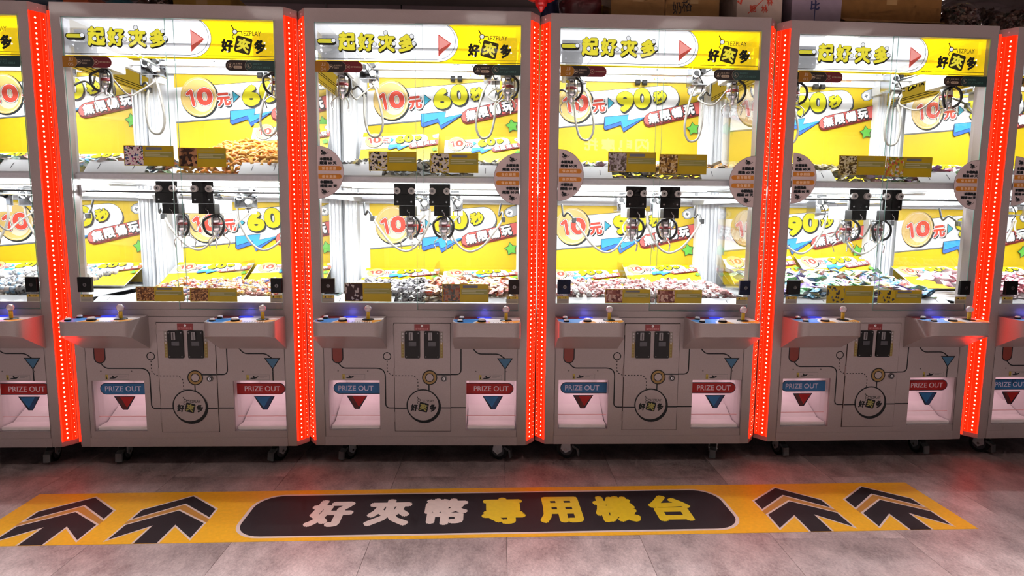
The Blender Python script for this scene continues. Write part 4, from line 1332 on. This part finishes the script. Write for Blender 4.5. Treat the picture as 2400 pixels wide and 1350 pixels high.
            ap = [(wx, .60, z - .03), (wx - sgn * .01, .58, z - .10), ((wx + e[0]) / 2, .56, (z - .10 + e[2]) / 2 + .03), e]
            A('cable_arm', part_arm(ap), 'arm%d%d' % (up, k))
            hs = [(m_ + .03, .46, z - .10), (m_ - .02 + cx * .0, .40, z - .16), ((m_ + cx) / 2, .32, z - .20), (cx + .01, .24, z - .13)]
            A('grey_hose', part_hose(hs, .0048), 'hoses%d%d' % (up, k))
    A('roller_hook', part_hook, 'hook', loc=(.12, 0, 2.125)); A('caution_sticker', part_caution, 'caution', loc=(.26, 0, 2.172))
    # header and front glass
    A('header_sign', part_header, 'header', label='backlit white and yellow header sign reading 一起好夾多')
    pl = A('glass_pane', part_pane(-.4895, .021, ZB, 2.198, .008), 'panel_l'); prn = A('glass_pane', part_pane(-.014, .4895, .826, 2.198, -.0045), 'panel_r')
    A('number_badge', part_badge_left(num), 'badge' + num, parent=pl); A('contact_badge', part_badge_right, 'badger', parent=prn)
    for k, (lst, tag_) in enumerate(((cards_u, 'u'), (cards_l, 'l'))):
        for q, (x0, z1, x1, z0) in enumerate(lst):
            A('info_card', part_card(x1 - x0, z1 - z0, C['dgrey'] if (i + q) % 2 else pbr('card_title', (176, 160, 60), .5, trans=.3), speckle(*photos[k][min(q, len(photos[k]) - 1)])), None, parent=pl if q == 0 else prn, loc=(x0, 0, z0), label='yellow product card with photo')
    if stickers:
        A('round_sticker', part_round_sticker(-1), 'rs-1', parent=pl); A('round_sticker', part_round_sticker(1), 'rs1', parent=prn)
    A('pane_lock', part_lock(.066, lockmat), 'lock1' + lockmat.name, parent=pl, loc=(-.484, 0, .911)); A('pane_lock', part_lock(.054, lockmat), 'lock2' + lockmat.name, parent=prn, loc=(.439, 0, .911))
    A('warning_sticker', part_warning, 'warn', parent=pl, loc=(-.484, 0, .862)); A('warning_sticker', part_warning, 'warn', parent=prn, loc=(.430, 0, .862))
    # control panels
    for x0, x1 in ((-.4906, -.1692), (.1705, .4977)):
        cp = A('control_panel', part_panel(x0, x1), 'cp%.2f' % x0)
        A('panel_artwork', part_panel_art(x0, x1), 'cpa%.2f' % x0, parent=cp)
        A('button', part_button(.0165, .016), 'btnb', parent=cp, loc=(x0 + .141, -.148, 0)); A('button', part_button(.0115, .013), 'btns', parent=cp, loc=(x0 + .041, -.075, 0)); A('button', part_button(.0115, .013), 'btns', parent=cp, loc=(x0 + .038, -.155, 0))
        jx = x0 + .2535 if x0 < 0 else x0 + .2565
        A('joystick_washer', part_washer, 'wash', parent=cp, loc=(jx, -.11, 0)); A('joystick_shaft', part_shaft, 'shaft', parent=cp, loc=(jx, -.11, 0)); A('joystick_ball', part_ball, 'jball', parent=cp, loc=(jx, -.11, 0))
        A('blue_lamp', part_lamp, 'blamp', parent=cp, loc=(x0 + .150, -.035, 0))
        bl = bpy.data.lights.new('blue_lamp_light', 'POINT'); bl.energy = .075; bl.color = (.12, .14, 1.0); bl.shadow_soft_size = .02
        bo = bpy.data.objects.new('blue_lamp_light', bl); COL.objects.link(bo); bo.parent = cp; bo.location = (x0 + .150, -.035, .812)
    # coin door
    cd = A('coin_door', part_coin_door, 'cdoor'); A('door_line_art', part_door_art, 'cdart', parent=cd)
    for x in (-.040, .057): A('coin_slot', part_coin_mech, 'cmech', parent=cd, loc=(x, 0, .650))
    for x in (-.089, .105): A('instruction_strip', part_coin_strip, 'cstrip', parent=cd, loc=(x, 0, .650))
    A('red_label', part_red_label, 'rlabel', parent=cd, loc=(.008, 0, .738))
    def lk(): b = MB(); b.cyl((0, -.010, 0), .0155, .006, pbr('lock_ring_grey', (96, 92, 94), .3, metal=.6), 'y', 20); b.cyl((0, -.0115, 0), .0115, .004, M_BLACK, 'y', 16); b.cyl((0, -.0122, 0), .0075, .004, M_ALU, 'y', 16); b.box((-.001, -.0128, -.005), (.001, -.0118, .005), M_GAP); return b
    A('door_lock', lk, 'dlock', parent=cd, loc=(.117, 0, .476))
    # prize outlets
    for side, (x0, x1) in ((-1, (-.4675, -.209)), (1, (.227, .485))):
        pb = A('prize_box', part_prize_box(x0, x1), 'pbox%d' % side); A('cushion_mat', part_mat(x0, x1), 'pmat%d' % side, parent=pb)
        area_light('prize_box_light', ((x0 + x1) / 2, .20, .458), .20, .20, .30, (1.0, .62, .68), parent=pb)
        A('prize_flap', part_flap(side), 'pflap%d' % side, label='clear flap printed PRIZE OUT')
    # casters
    for sx in (-1, 1):
        for y, rz in ((.13, R.uniform(-.5, .5)), (.85, R.uniform(-1, 1))):
            if y < .5 and (i + (sx > 0)) % 3 == 0: rz = 1.25
            ca = A('caster', part_caster, 'caster', loc=(sx * .40, y, 0), rot=(0, 0, rz)); A('wheel', part_wheel, 'cwheel', parent=ca)
            if y < .5: A('brake_pedal', part_pedal, 'cpedal', parent=ca)
    return r


# ------------------------------------------------------------------ the room
def struct(name, mb, parent=None):
    o = obj(name, mb, parent); o['kind'] = 'structure'; return o


M_FLOOR = floor_mat()
fl = struct('floor', MB().box((-7, -6, -.06), (8, 1.9, -.006), M_GAP))
plank = MB(); PW, PL = .5462, 1.09
plank.box((.0006, .0006, -.006), (PW - .0006, PL - .0006, 0.0), M_FLOOR, .0008)
pm = plank.mesh('floor_plank')
for a in range(-12, 14):
    for b_ in range(-5, 3):
        x = .429 + a * PW; y = -.70 + b_ * PL + (.60 if a % 2 else 0.0)
        if x < -6.9 or x > 7.3 or y < -5.9 or y > .75: continue
        o = bpy.data.objects.new('plank', pm); COL.objects.link(o); o.parent = fl; o.location = (x, y, 0)
M_WALL = pbr('plum_wall', (196, 170, 176), .8, noise=.06, nscale=4, bump=.05)
M_PALEWALL = pbr('pale_wall', (150, 140, 136), .8, noise=.06, nscale=4)
struct('wall_back', MB().box((-7, 1.78, 0), (8, 1.9, CEIL_Z), M_WALL))
struct('wall_left', MB().box((-7.1, -6, 0), (-7, 1.9, CEIL_Z), M_PALEWALL)); struct('wall_right', MB().box((8, -6, 0), (8.1, 1.9, CEIL_Z), M_PALEWALL))
struct('wall_front', MB().box((-7, -6.1, 0), (8, -6, CEIL_Z), M_PALEWALL))
M_FILL = emit('added_fill_glow', (1.0, .91, .86), FILL_L)  # added glowing panels, framed like windows, that light the machine fronts
for k, x in enumerate((-4.2, .55, 5.2)):
    wf = struct('fill_panel_%d' % (k + 1), MB().box((x - 1.75, -6.0, .55), (x + 1.75, -5.985, 2.55), M_FILL))
    b = MB()
    for q in (-1.8, -.6, .6, 1.8): b.box((x + q - .03, -6.0, .5), (x + q + .03, -5.94, 2.6), M_ALU)
    for z in (.5, 2.55): b.box((x - 1.83, -6.0, z), (x + 1.83, -5.94, z + .05), M_ALU)
    obj('fill_panel_frame', b, wf)
struct('ceiling', MB().box((-7, -6, CEIL_Z), (8, 1.9, CEIL_Z + .1), pbr('ceiling_grey', (150, 140, 134), .9, noise=.03)))
def wall_joint():
    b = MB()
    for x in (-1.9, -.35, 1.2, 2.75): b.box((x - .004, 1.772, 2.3), (x + .004, 1.78, CEIL_Z), M_GAP)
    b.box((-4, 1.774, 2.62), (6, 1.78, 2.632), M_GAP)
    return b
struct('trim_1', wall_joint())
lamp_n = ['far left', 'left', 'centre', 'right', 'far right']
for k, x in enumerate((-2.85, -1.3, .28, 1.85, 3.4)):
    def cl(): b = MB(); b.box((-.18, -.16, -.03), (.18, .16, 0), M_WHITE, .004); b.box((-.15, -.13, -.034), (.15, .13, -.03), emit('ceiling_diffuser', (1.0, .90, .82), 3.2, sampled=False)); return b
    o = obj('ceiling_light', cl, None, 'ceill', loc=(x, -1.93, CEIL_Z)); tag(o, 'rectangular ceiling light panel, %s of its row in front of the machines' % lamp_n[k], 'ceiling light', 'ceiling light panels')
    area_light('ceiling_panel_light', (0, 0, -.045), .29, .25, CEIL_W, (1.0, .90, .85), parent=o)

for k, x in enumerate((-2.85, -1.3, .28, 1.85, 3.4)):  # unseen lights added to brighten the foreground floor
    def dl(): b = MB(); b.lathe((0, 0, 0), [(.16, 0), (.16, -.02), (.13, -.03), (.13, -.012), (.0001, -.012)], M_WHITE, 24); b.lathe((0, 0, -.013), [(.128, 0), (.0001, 0)], emit('fill_light_lens', (1.0, .92, .86), 3.0, sampled=False), 24); return b
    o = obj('fill_downlight', dl, None, 'downl', loc=(x, -2.95, CEIL_Z)); tag(o, 'unseen round fill light added over the aisle, %s of its row' % lamp_n[k], 'fill_downlight', 'added aisle fill lights')
    area_light('fill_light_beam', (0, 0, -.035), .24, .24, FILL_DOWN_W, (1.0, .96, .95), parent=o, spread=1.5)

for k, x in enumerate((-1.6, .8, 3.2)):  # unseen battens added to lift the dark rear wall
    def rl(): b = MB(); b.box((-.3, -.05, -.03), (.3, .05, 0), M_WHITE, .004); b.box((-.28, -.035, -.034), (.28, .035, -.03), emit('rear_fill_diffuser', (1.0, .9, .88), 1.5, sampled=False)); return b
    o = obj('fill_batten', rl, None, 'rearl', loc=(x, 1.35, CEIL_Z)); tag(o, 'slim unseen fill batten added behind the machines, %s of three' % ('left', 'middle', 'right')[k], 'ceiling light', 'added rear fill battens')
    area_light('fill_batten_light', (0, 0, -.04), .55, .06, 2.2, (1.0, .86, .86), parent=o)

# ------------------------------------------------------------------ six machines
NAVY = pbr('lock_navy', (16, 24, 46), .15, noise=.1); DARKB = pbr('lock_brown', (30, 18, 14), .18, noise=.1)
PH = dict(color=('photo_rainbow', [(240, 226, 226), (240, 226, 226), (90, 70, 140), (70, 140, 160), (200, 100, 150), (240, 226, 226), (80, 40, 30), (240, 226, 226)], 130), brown=('photo_brown', [(60, 36, 24), (120, 80, 50), (180, 130, 90), (40, 24, 16)], 70),
          nut=('photo_nut', [(120, 76, 34), (170, 116, 60), (90, 50, 24), (200, 150, 90)], 160), panda=('photo_panda', [(30, 26, 24), (214, 206, 190), (190, 170, 60), (224, 220, 206), (230, 226, 214)], 110),
          dark=('photo_dark', [(56, 26, 22), (46, 20, 18), (60, 30, 24), (190, 180, 170), (50, 24, 20), (56, 26, 22)], 90), orange=('photo_orange', [(120, 110, 100), (150, 80, 50), (90, 90, 80), (170, 120, 90)], 100),
          silver=('photo_silver', [(170, 160, 160), (120, 105, 110), (200, 195, 195), (90, 80, 60)], 100), gold=('photo_gold', [(150, 110, 40), (200, 160, 80), (90, 60, 24), (220, 200, 150)], 110),
          pink=('photo_pink', [(140, 80, 66), (190, 140, 120), (110, 50, 44), (220, 190, 170)], 80), bean=('photo_bean', [(210, 205, 150), (130, 110, 50), (230, 226, 190), (80, 64, 24)], 120),
          fruit=('photo_fruit', [(196, 170, 40), (200, 90, 60), (220, 215, 200), (110, 140, 60), (196, 170, 40)], 90), band=('photo_band', [(206, 180, 30), (206, 180, 30), (120, 120, 110), (60, 60, 56), (206, 180, 30), (206, 180, 30)], 90))
WX = ('無', '限', '暢', '玩'); BZ = ('保', '證', '夾', '取')
lowb = lambda zl, zr, ta=.43: [(-.225, .47, .915, zl, ta, WX), (.275, .47, .915, zr, ta, WX)]
upb = lambda zl, zr, t, third=BZ: [(-.225, .47, .905, zl, t, third), (.285, .47, .905, zr, t, third)]
POSES = [(-2.3300, -.0400, .014), (-1.1643, -.0192, .014), (0, 0, 0), (1.1685, .0257, .0122), (2.3511, .0824, .0376), (3.5224, .1281, .037)]
SPEC = [
    ('06', '60', 'claw machine cut off by the left edge of the picture', [], [], False, lowb(.985, .985) + upb(1.66, 1.66, .5), M_BLACK, [[], []]),
    ('05', '60', 'claw machine with orange snacks heaped behind its upper right glass', [(-.234, 1.614, .0, 1.519), (.021, 1.607, .245, 1.516)], [(-.217, .938, .009, .865), (.041, .932, .269, .865)], False, lowb(.985, .99) + [(.285, .47, .905, 1.852, 1.0, WX)], M_BLACK, [[PH['color'], PH['brown']], [PH['nut'], PH['nut']]]),
    ('04', '60', 'claw machine badged JJ 04 with 60-second poster and round side stickers', [(-.242, 1.602, -.011, 1.509), (.055, 1.597, .288, 1.503)], [(-.372, .961, -.142, .868), (.11, .959, .341, .868)], True, lowb(.953, .953, .33) + upb(1.805, 1.79, .9), DARKB, [[PH['panda'], PH['panda']], [PH['dark'], PH['orange']]]),
    ('03', '90', 'claw machine badged JJ 03 with 90-second poster and pink candies below', [(-.244, 1.614, -.007, 1.517), (.01, 1.607, .247, 1.51)], [(-.241, .935, -.011, .864), (.026, .934, .253, .865)], True, lowb(.955, .990) + upb(1.65, 1.66, .5), NAVY, [[PH['silver'], PH['gold']], [PH['pink'], PH['pink']]]),
    ('02', '90', 'claw machine badged JJ 02 with blue and green candies below', [(-.251, 1.615, -.008, 1.52), (-.004, 1.613, .239, 1.513)], [(-.267, .955, -.019, .864), (.008, .933, .244, .864)], True, [(-.225, .47, .915, 1.05, .6, WX), (.275, .47, .915, 1.052, .6, WX)] + upb(1.64, 1.64, .5), M_BLACK, [[PH['bean'], PH['fruit']], [PH['band'], PH['band']]]),
    ('01', '90', 'claw machine cut off by the right edge of the picture', [], [], True, lowb(.985, .985) + upb(1.66, 1.66, .5), M_BLACK, [[], []])]
ROOT = []
for i, (pose, sp) in enumerate(zip(POSES, SPEC)):
    ROOT.append(build_machine(i, pose, sp[0], sp[1], sp[2], sp[3], sp[4], sp[5], sp[6], sp[7], sp[8]))

# ------------------------------------------------------------------ prizes
LZ, UZ = .845, 1.49
PILES = [   # machine, kind, x0, x1, y0, y1, z front, z back, individuals, words, base, name; pack contents unknown
    (0, 'pearl', -.1, .50, .165, .64, .905, .955, 50, 'round candy', 'at left picture edge below', LZ, 'round_candy'),
    (0, 'packs', .0, .47, .172, .72, 1.555, 1.575, 22, 'snack pack', 'at left picture edge above', UZ, 'snack_pack'),
    (1, 'mix', -.30, .48, .172, .56, .878, .908, 95, 'small twist candy', 'below the orange snacks', LZ, 'twist_candy'),
    (1, 'snack', -.03, .48, .172, .72, 1.550, 1.715, 90, 'curled snack', 'behind upper right glass', UZ, 'snack_curl'),
    (1, 'tint', -.46, -.1, .172, .5, 1.548, 1.552, 14, 'chip pack', 'beside the orange snacks', UZ, 'chip_pack'),
    (2, 'black', -.40, .0, .172, .54, .893, .915, 60, 'twist candy', 'in JJ 04 lower left', LZ, 'twist_candy'),
    (2, 'orange', .02, .48, .172, .58, .895, .928, 60, 'wrapped snack', 'in JJ 04 lower right', LZ, 'wrapped_snack'),
    (2, 'panda', -.40, .48, .172, .62, 1.552, 1.585, 50, 'biscuit pack', 'in JJ 04 upper shelf', UZ, 'black_white_pack'),
    (3, 'pink', -.46, .48, .172, .56, .886, .914, 110, 'twist candy', 'in JJ 03 lower chamber', LZ, 'twist_candy'),
    (3, 'mint', -.44, .0, .172, .62, 1.552, 1.58, 30, 'sweet pack', 'in JJ 03 upper left', UZ, 'sweet_pack'),
    (3, 'gold', .02, .48, .172, .62, 1.552, 1.58, 30, 'nut pack', 'in JJ 03 upper right', UZ, 'gold_pack'),
    (4, 'aqua', -.48, .44, .165, .68, .900, .962, 100, 'foil pack', 'in JJ 02 lower chamber', LZ, 'foil_pack'),
    (4, 'olive', -.44, .0, .172, .62, 1.555, 1.59, 34, 'seed pack', 'in JJ 02 upper left', UZ, 'olive_pack'),
    (4, 'purple', .02, .48, .172, .62, 1.555, 1.59, 34, 'gummy pack', 'in JJ 02 upper right', UZ, 'purple_pack'),
    (5, 'rose', -.48, .10, .165, .66, .900, .962, 40, 'fruit chew', 'at right picture edge below', LZ, 'rose_pack'),
    (5, 'purple', -.44, .0, .172, .62, 1.555, 1.59, 16, 'gummy pack', 'at right picture edge above', UZ, 'purple_pack')]
for (mi, kind, x0, x1, y0, y1, zf, zb, n, noun, place, base, nm) in PILES:
    build_pile(ROOT[mi], kind, x0, x1, y0, y1, zf, zb, n, noun, place, base, nm)

# ------------------------------------------------------------------ floor sticker
def decal():
    root = empty('floor_sticker', (.3535, -.4613, 0), .0306)
    tag(root, 'long yellow floor sticker with arrows and a dark banner reading 好夾幣專用機台', 'floor sticker')
    Y_ = pbr('decal_amber', (246, 184, 30), .42, noise=.06, nscale=60); K = pbr('decal_charcoal', (38, 32, 36), .6, noise=.06, nscale=60, spec=.25); W_ = pbr('decal_white', (226, 208, 200), .42, noise=.05, nscale=40); L_ = pbr('decal_lemon', (232, 200, 26), .42, noise=.05, nscale=40); G_ = pbr('decal_tan', (196, 140, 60), .42)
    obj('sheet', MB().box((-2.0694, -.2281, .0001), (2.0694, .2281, .0012), Y_), root)
    b = MB(); p = Print(b, lambda u, v, h: (u, v, .0012 + h), .0001)
    p.poly(rrect(-1.057, -.203, 1.089, .186, .125, 8), W_); p.poly(rrect(-1.042, -.190, 1.074, .174, .114, 8), K); obj('banner', b, root)
    for k, ch in enumerate('好夾幣專用機台'):
        b = MB(); p = Print(b, lambda u, v, h: (u, v, .0017 + h), .0001)
        x = -.688 + .2508 * k
        p.text(ch, x, .001, .168, .222, W_ if k < 3 else L_, bold=.0115, n=8); obj('character', b, root)
    up = [(0, .195), (.163, .058), (.167, -.039), (0, .099), (-.171, -.045), (-.170, .058)]
    lo = [(0, .056), (.166, -.067), (.164, -.212), (.053, -.100), (.052, -.2405), (-.056, -.2405), (-.053, -.1035), (-.172, -.213), (-.168, -.073)]
    def shrink(pts, d):
        n = len(pts); out = []
        for i in range(n):
            a, q, c_ = Vector(pts[i - 1]), Vector(pts[i]), Vector(pts[(i + 1) % n])
            n1 = Vector((-(q - a).y, (q - a).x)).normalized(); n2 = Vector((-(c_ - q).y, (c_ - q).x)).normalized()
            m_ = (n1 + n2); k = d / max(.35, 1 + n1.dot(n2)); out.append(tuple(q - m_ * k))
        return out
    for x in (-1.795, -1.357, 1.388, 1.820):
        b = MB(); p = Print(b, lambda u, v, h: (u, v, .0012 + h), .0001)
        fit = lambda pts: [(max(-2.0694, x + a), max(-.2281, c_)) for a, c_ in pts]
        p.poly(fit([(0, .11), (.167, -.03), (.166, -.08), (0, .05), (-.17, -.085), (-.171, -.035)]), G_)
        for sh in (up, lo): p.poly(fit(sh), W_); p.poly(fit([(a, c_ if c_ > -.23 else -.24) for a, c_ in shrink(sh, -.009 if sum(sh[i][0] * sh[(i + 1) % len(sh)][1] - sh[(i + 1) % len(sh)][0] * sh[i][1] for i in range(len(sh))) > 0 else .009)]), K)
        obj('arrow', b, root)


decal()

# ------------------------------------------------------------------ things stored on top of the machines
ROOFZ = ZTOP


def world(mi, x, y, z):
    c_, s_ = math.cos(POSES[mi][2]), math.sin(POSES[mi][2])
    return (POSES[mi][0] + c_ * x - s_ * y, POSES[mi][1] + s_ * x + c_ * y, z)


M_CARD = pbr('cardboard', (150, 112, 66), .85, noise=.08, nscale=25, bump=.03); M_CARD2 = pbr('cardboard_dark', (132, 92, 44), .85, noise=.08, nscale=25); M_TAPE = pbr('packing_tape', (168, 134, 84), .25)


def carton(mi, x0, x1, y0, d, h, mat, label, write=None, flap=False, rz=0.0, seams=True):
    root = empty('carton', world(mi, (x0 + x1) / 2, y0 + d / 2, ROOFZ), POSES[mi][2] + rz); tag(root, label, 'box', 'boxes on top of the machines')
    W_ = x1 - x0
    obj('body', MB().box((-W_ / 2, -d / 2, .0005), (W_ / 2, d / 2, h), mat, .004), root)
    if seams:
        b = MB(); b.box((-.028, -d / 2 - .0006, h * .45), (.028, -d / 2, h), M_TAPE); b.box((-.028, -d / 2, h), (.028, d / 2, h + .0006), M_TAPE); obj('packing_tape', b, root)
    if flap:
        b = MB(); b.add([(-W_ / 2, -d / 2, .06), (W_ / 2, -d / 2, .05), (W_ / 2 - .03, -d / 2 - .07, .03), (-W_ / 2 - .02, -d / 2 - .08, .025), (-W_ / 2, -d / 2, .064), (W_ / 2, -d / 2, .054), (W_ / 2 - .03, -d / 2 - .07, .034), (-W_ / 2 - .02, -d / 2 - .08, .029)], [(3, 2, 1, 0), (4, 5, 6, 7), (0, 1, 5, 4), (1, 2, 6, 5), (2, 3, 7, 6), (3, 0, 4, 7)], M_CARD); obj('flap', b, root)
    if write:
        b = MB(); p = Print(b, lambda u, v, h_: (u, -d / 2 - .0004 - h_, v), .0001); write(p, W_, h); obj('handwriting', b, root)
    return root


def wr_milk(p, W_, h): p.text('奶', -.08, .092, .045, .06, C['ink'], rot=.1); p.text('格', -.03, .105, .05, .062, C['ink'], rot=.08); p.text('卡', -.06, .165, .05, .06, C['ink'])


def wr_red(p, W_, h):
    rd = pbr('red_marker', (196, 60, 34), .5)
    p.line([(-.115, .12), (-.10, .105), (-.095, .135), (-.08, .14)], .012, rd)
    p.line([(-.06, .06), (.05, .16)], .004, rd)
    for ch, x, z in (('咪', -.04, .15), ('糖', -.035, .085), ('林', .02, .15), ('林', .025, .085), ('林', .05, .12)): p.text(ch, x, z, .032, .036, rd, rot=.15, bold=.0008)


def wr_blue(p, W_, h):
    bl = pbr('blue_marker', (40, 44, 90), .5)
    p.text('好', -.01, .17, .03, .045, bl); p.text('比', -.01, .115, .045, .04, bl, bold=.002); p.line([(-.01, .03), (-.01, .20)], .005, bl)


carton(3, -.222, .055, .17, .30, .26, M_CARD, 'plain brown carton beside a dark red bag on machine top', rz=.02)
carton(3, .060, .338, .17, .30, .25, M_CARD, 'brown carton with 奶格 written in black marker', wr_milk)
carton(3, .344, .404, .42, .30, .22, pbr('lilac_box', (128, 112, 128), .7), 'grey lilac box set back between brown carton and white box', seams=False)
carton(3, .410, .645, .14, .28, .22, pbr('cream_box', (196, 178, 164), .7, noise=.05), 'cream box with red marker writing', wr_red, rz=.03, seams=False)
carton(4, -.475, -.212, .13, .30, .27, pbr('lavender_box', (150, 134, 150), .7, noise=.05), 'pale lavender box with blue marker writing', wr_blue, seams=False)
carton(4, -.205, .335, .15, .34, .30, M_CARD2, 'large brown carton with a loose flap on machine top', flap=True)
carton(3, -.42, -.225, .36, .25, .16, pbr('yellow_box', (156, 122, 50), .7, noise=.06), 'yellow-brown box behind the dark red bag', seams=False)
carton(1, -.068, .215, .20, .30, .13, pbr('straw_box', (150, 116, 44), .8, noise=.08), 'low straw-coloured carton on top of the orange-snack machine', seams=True)
carton(1, -.575, -.455, .16, .25, .10, pbr('orange_box', (190, 84, 40), .7, noise=.06), 'low orange box on top of the orange-snack machine', seams=False)


def sack(name, mi, x, y, sx, sy, sz, mat, label, lumps=.18, cat='bag', seed=1):
    rr = random.Random(seed); b = MB(); n, m_ = 18, 9; vs = []; fs = []
    ph = [rr.uniform(0, 6.28) for _ in range(6)]
    for j in range(m_ + 1):
        v = j / m_; a = PI * (v - .5)
        for k in range(n):
            t = 2 * PI * k / n; q = 1 + lumps * (math.sin(3 * t + ph[0] + 4 * v) * .5 + math.sin(5 * t + ph[1] - 7 * v) * .35 + math.sin(8 * v + ph[2]) * .3)
            vs.append((sx * math.copysign(abs(math.cos(a)) ** .6, 1) * math.cos(t) * q, sy * abs(math.cos(a)) ** .6 * math.sin(t) * q, max(.0005, sz * (.5 + .5 * math.sin(a)) * (1 + lumps * .5 * math.sin(4 * t + ph[3])))))
    for j in range(m_): fs += [(j * n + k, j * n + (k + 1) % n, (j + 1) * n + (k + 1) % n, (j + 1) * n + k) for k in range(n)]
    fs += [tuple(reversed(range(n))), tuple(range(m_ * n, (m_ + 1) * n))]
    b.add(vs, fs, mat, True)
    root = empty(name, world(mi, x, y, ROOFZ)); tag(root, label, cat)
    obj('film', b, root)
    t = MB(); t.lathe((sx * .35, 0, sz * .9), [(.006, 0), (.010, .02), (.02, .035), (.012, .05)], mat, 8); obj('knot', t, root)
    return root


sack('teal_bag', 1, -.365, .30, .066, .10, .11, pbr('teal_film', (44, 92, 106), .35, noise=.15), 'teal plastic bag between orange box and clear bag')
sack('dark_bag', 1, -.212, .26, .046, .10, .09, pbr('brown_film', (70, 44, 34), .35, noise=.2), 'dark brown bag beside the straw carton', seed=4)
sack('blue_bag', 0, .45, .25, .12, .10, .12, pbr('slate_blue_film', (60, 76, 96), .35, noise=.15), 'slate blue bag at the far left corner', seed=8)
sack('maroon_bag', 3, -.36, .22, .105, .08, .17, pbr('maroon_film', (92, 30, 36), .3, noise=.2, nscale=12), 'dark maroon plastic bag lying left of the cartons', seed=3)
sack('navy_cloth', 3, -.50, .46, .05, .06, .25, pbr('navy_cloth', (42, 44, 90), .7, noise=.3, nscale=14), 'navy blue bundle above the red lantern gap', seed=5)
foil = candy_mat('bagged_sweets', [(92, 48, 40), (120, 76, 60), (70, 74, 56), (140, 104, 84), (84, 34, 30), (170, 140, 124)], .18, white=.12)


def sweet_bag(mi, x, y, sx, sy, sz, label, seed):
    rr = random.Random(seed); root = empty('candy_bag', world(mi, x, y, ROOFZ), rr.uniform(-.1, .1)); tag(root, label, 'bag', 'clear candy bags')
    b = MB(); vs, fs = SHAPES['twist']
    for k in range(230):
        a, q, h = rr.uniform(0, 2 * PI), rr.random() ** .5, rr.random()
        s_ = math.sqrt(max(0, 1 - (h * .95) ** 2))
        px = (sx * q * s_ * math.cos(a), sy * q * s_ * math.sin(a), .025 + sz * h * .9)
        M_ = Matrix.Translation(px) @ Matrix.Rotation(rr.uniform(0, 6), 4, 'Z') @ Matrix.Rotation(rr.uniform(-1, 1), 4, 'Y') @ Matrix.Scale(1.15, 4)
        b.add([(M_ @ Vector(v))[:] for v in vs], fs, foil)
    obj('sweets', b, root, kind='stuff')
    f = MB(); n, m_ = 16, 6; V_ = []; F_ = []
    for j in range(m_ + 1):
        a = PI / 2 * j / m_
        for k in range(n): t = 2 * PI * k / n; q = 1 + .06 * math.sin(5 * t + j); V_.append(((sx + .025) * math.cos(a) ** .7 * math.cos(t) * q, (sy + .025) * math.cos(a) ** .7 * math.sin(t) * q, .002 + (sz + .05) * math.sin(a)))
    for j in range(m_): F_ += [(j * n + k, j * n + (k + 1) % n, (j + 1) * n + (k + 1) % n, (j + 1) * n + k) for k in range(n)]
    f.add(V_, F_, glass('bag_film', (.97, .95, .95), .10, .12), True); obj('clear_film', f, root)


sweet_bag(4, .475, .24, .095, .12, .14, 'clear bag of brown sweets right of the large carton', 2)
sweet_bag(5, -.32, .25, .19, .13, .13, 'clear bag of brown sweets slumped at the right end', 3)
sweet_bag(5, -.26, .62, .26, .14, .27, 'tall clear bag of brown sweets behind the slumped one', 4)
sweet_bag(1, -.112, .22, .010, .05, .08, 'small clear bag of sweets between dark bag and straw carton', 6)


def lantern():
    x, y, z = world(2, .584, .06, 0)
    root = empty('candy_pendant', (x, y - .02, 2.298)); tag(root, 'shiny red and amber foil pendant above the gap of two machines', 'ornament')
    for k, (dx, dz, r, c_) in enumerate(((-.035, .055, .042, (196, 60, 40)), (.035, .060, .045, (160, 24, 24)), (0.0, .018, .034, (190, 30, 30)), (-.01, .10, .035, (206, 130, 30)))):
        b = MB(); b.lathe((dx, -.02 + .01 * (k % 2), dz), [(.0001, -r)] + [(r * math.cos(a) * (1 + .08 * math.sin(6 * a)), r * math.sin(a)) for a in (-1.2, -.8, -.4, 0, .4, .8, 1.2)] + [(.0001, r)], pbr('pendant_%d' % k, c_, .15, noise=.35, nscale=40), 12); obj('foil_bulb', b, root)
    b = MB(); b.lathe((0.0, -.02, -.035), [(.002, 0), (.018, .02), (.024, .045), (.02, .05)], pbr('pendant_2', (190, 30, 30), .15), 10); obj('tassel', b, root)


lantern()
def cable(): b = MB(); b.tube([(.0, 1.745, 2.30), (.005, 1.75, 2.5), (.02, 1.745, 2.84)], .008, pbr('white_cable', (170, 160, 158), .5), 8); return b
o = obj('wall_cable', cable, None, loc=(-.92, 0, 0)); tag(o, 'thin pale cable running up the dark rear wall', 'cable')


def lit_sign():
    root = empty('lit_wall_sign', (2.238, -5.94, 2.33)); tag(root, 'lit sign 闪电摩托 that mirrors in the upper glass of machine JJ 03', 'sign')
    b = MB(); b.box((-.56, -.06, -.14), (.56, -.012, .14), pbr('sign_case', (60, 46, 40), .5), .004); obj('case', b, root)
    for k, ch in enumerate('闪电摩托'):
        b = MB(); p = Print(b, lambda u, v, h: (-u, -.011 + h, v), .0002); p.text(ch, -.372 + .248 * k, 0, .19, .165, emit('sign_letter', (1.0, .93, .8), 8.0, sampled=False), bold=.007); obj('letter', b, root)


lit_sign()
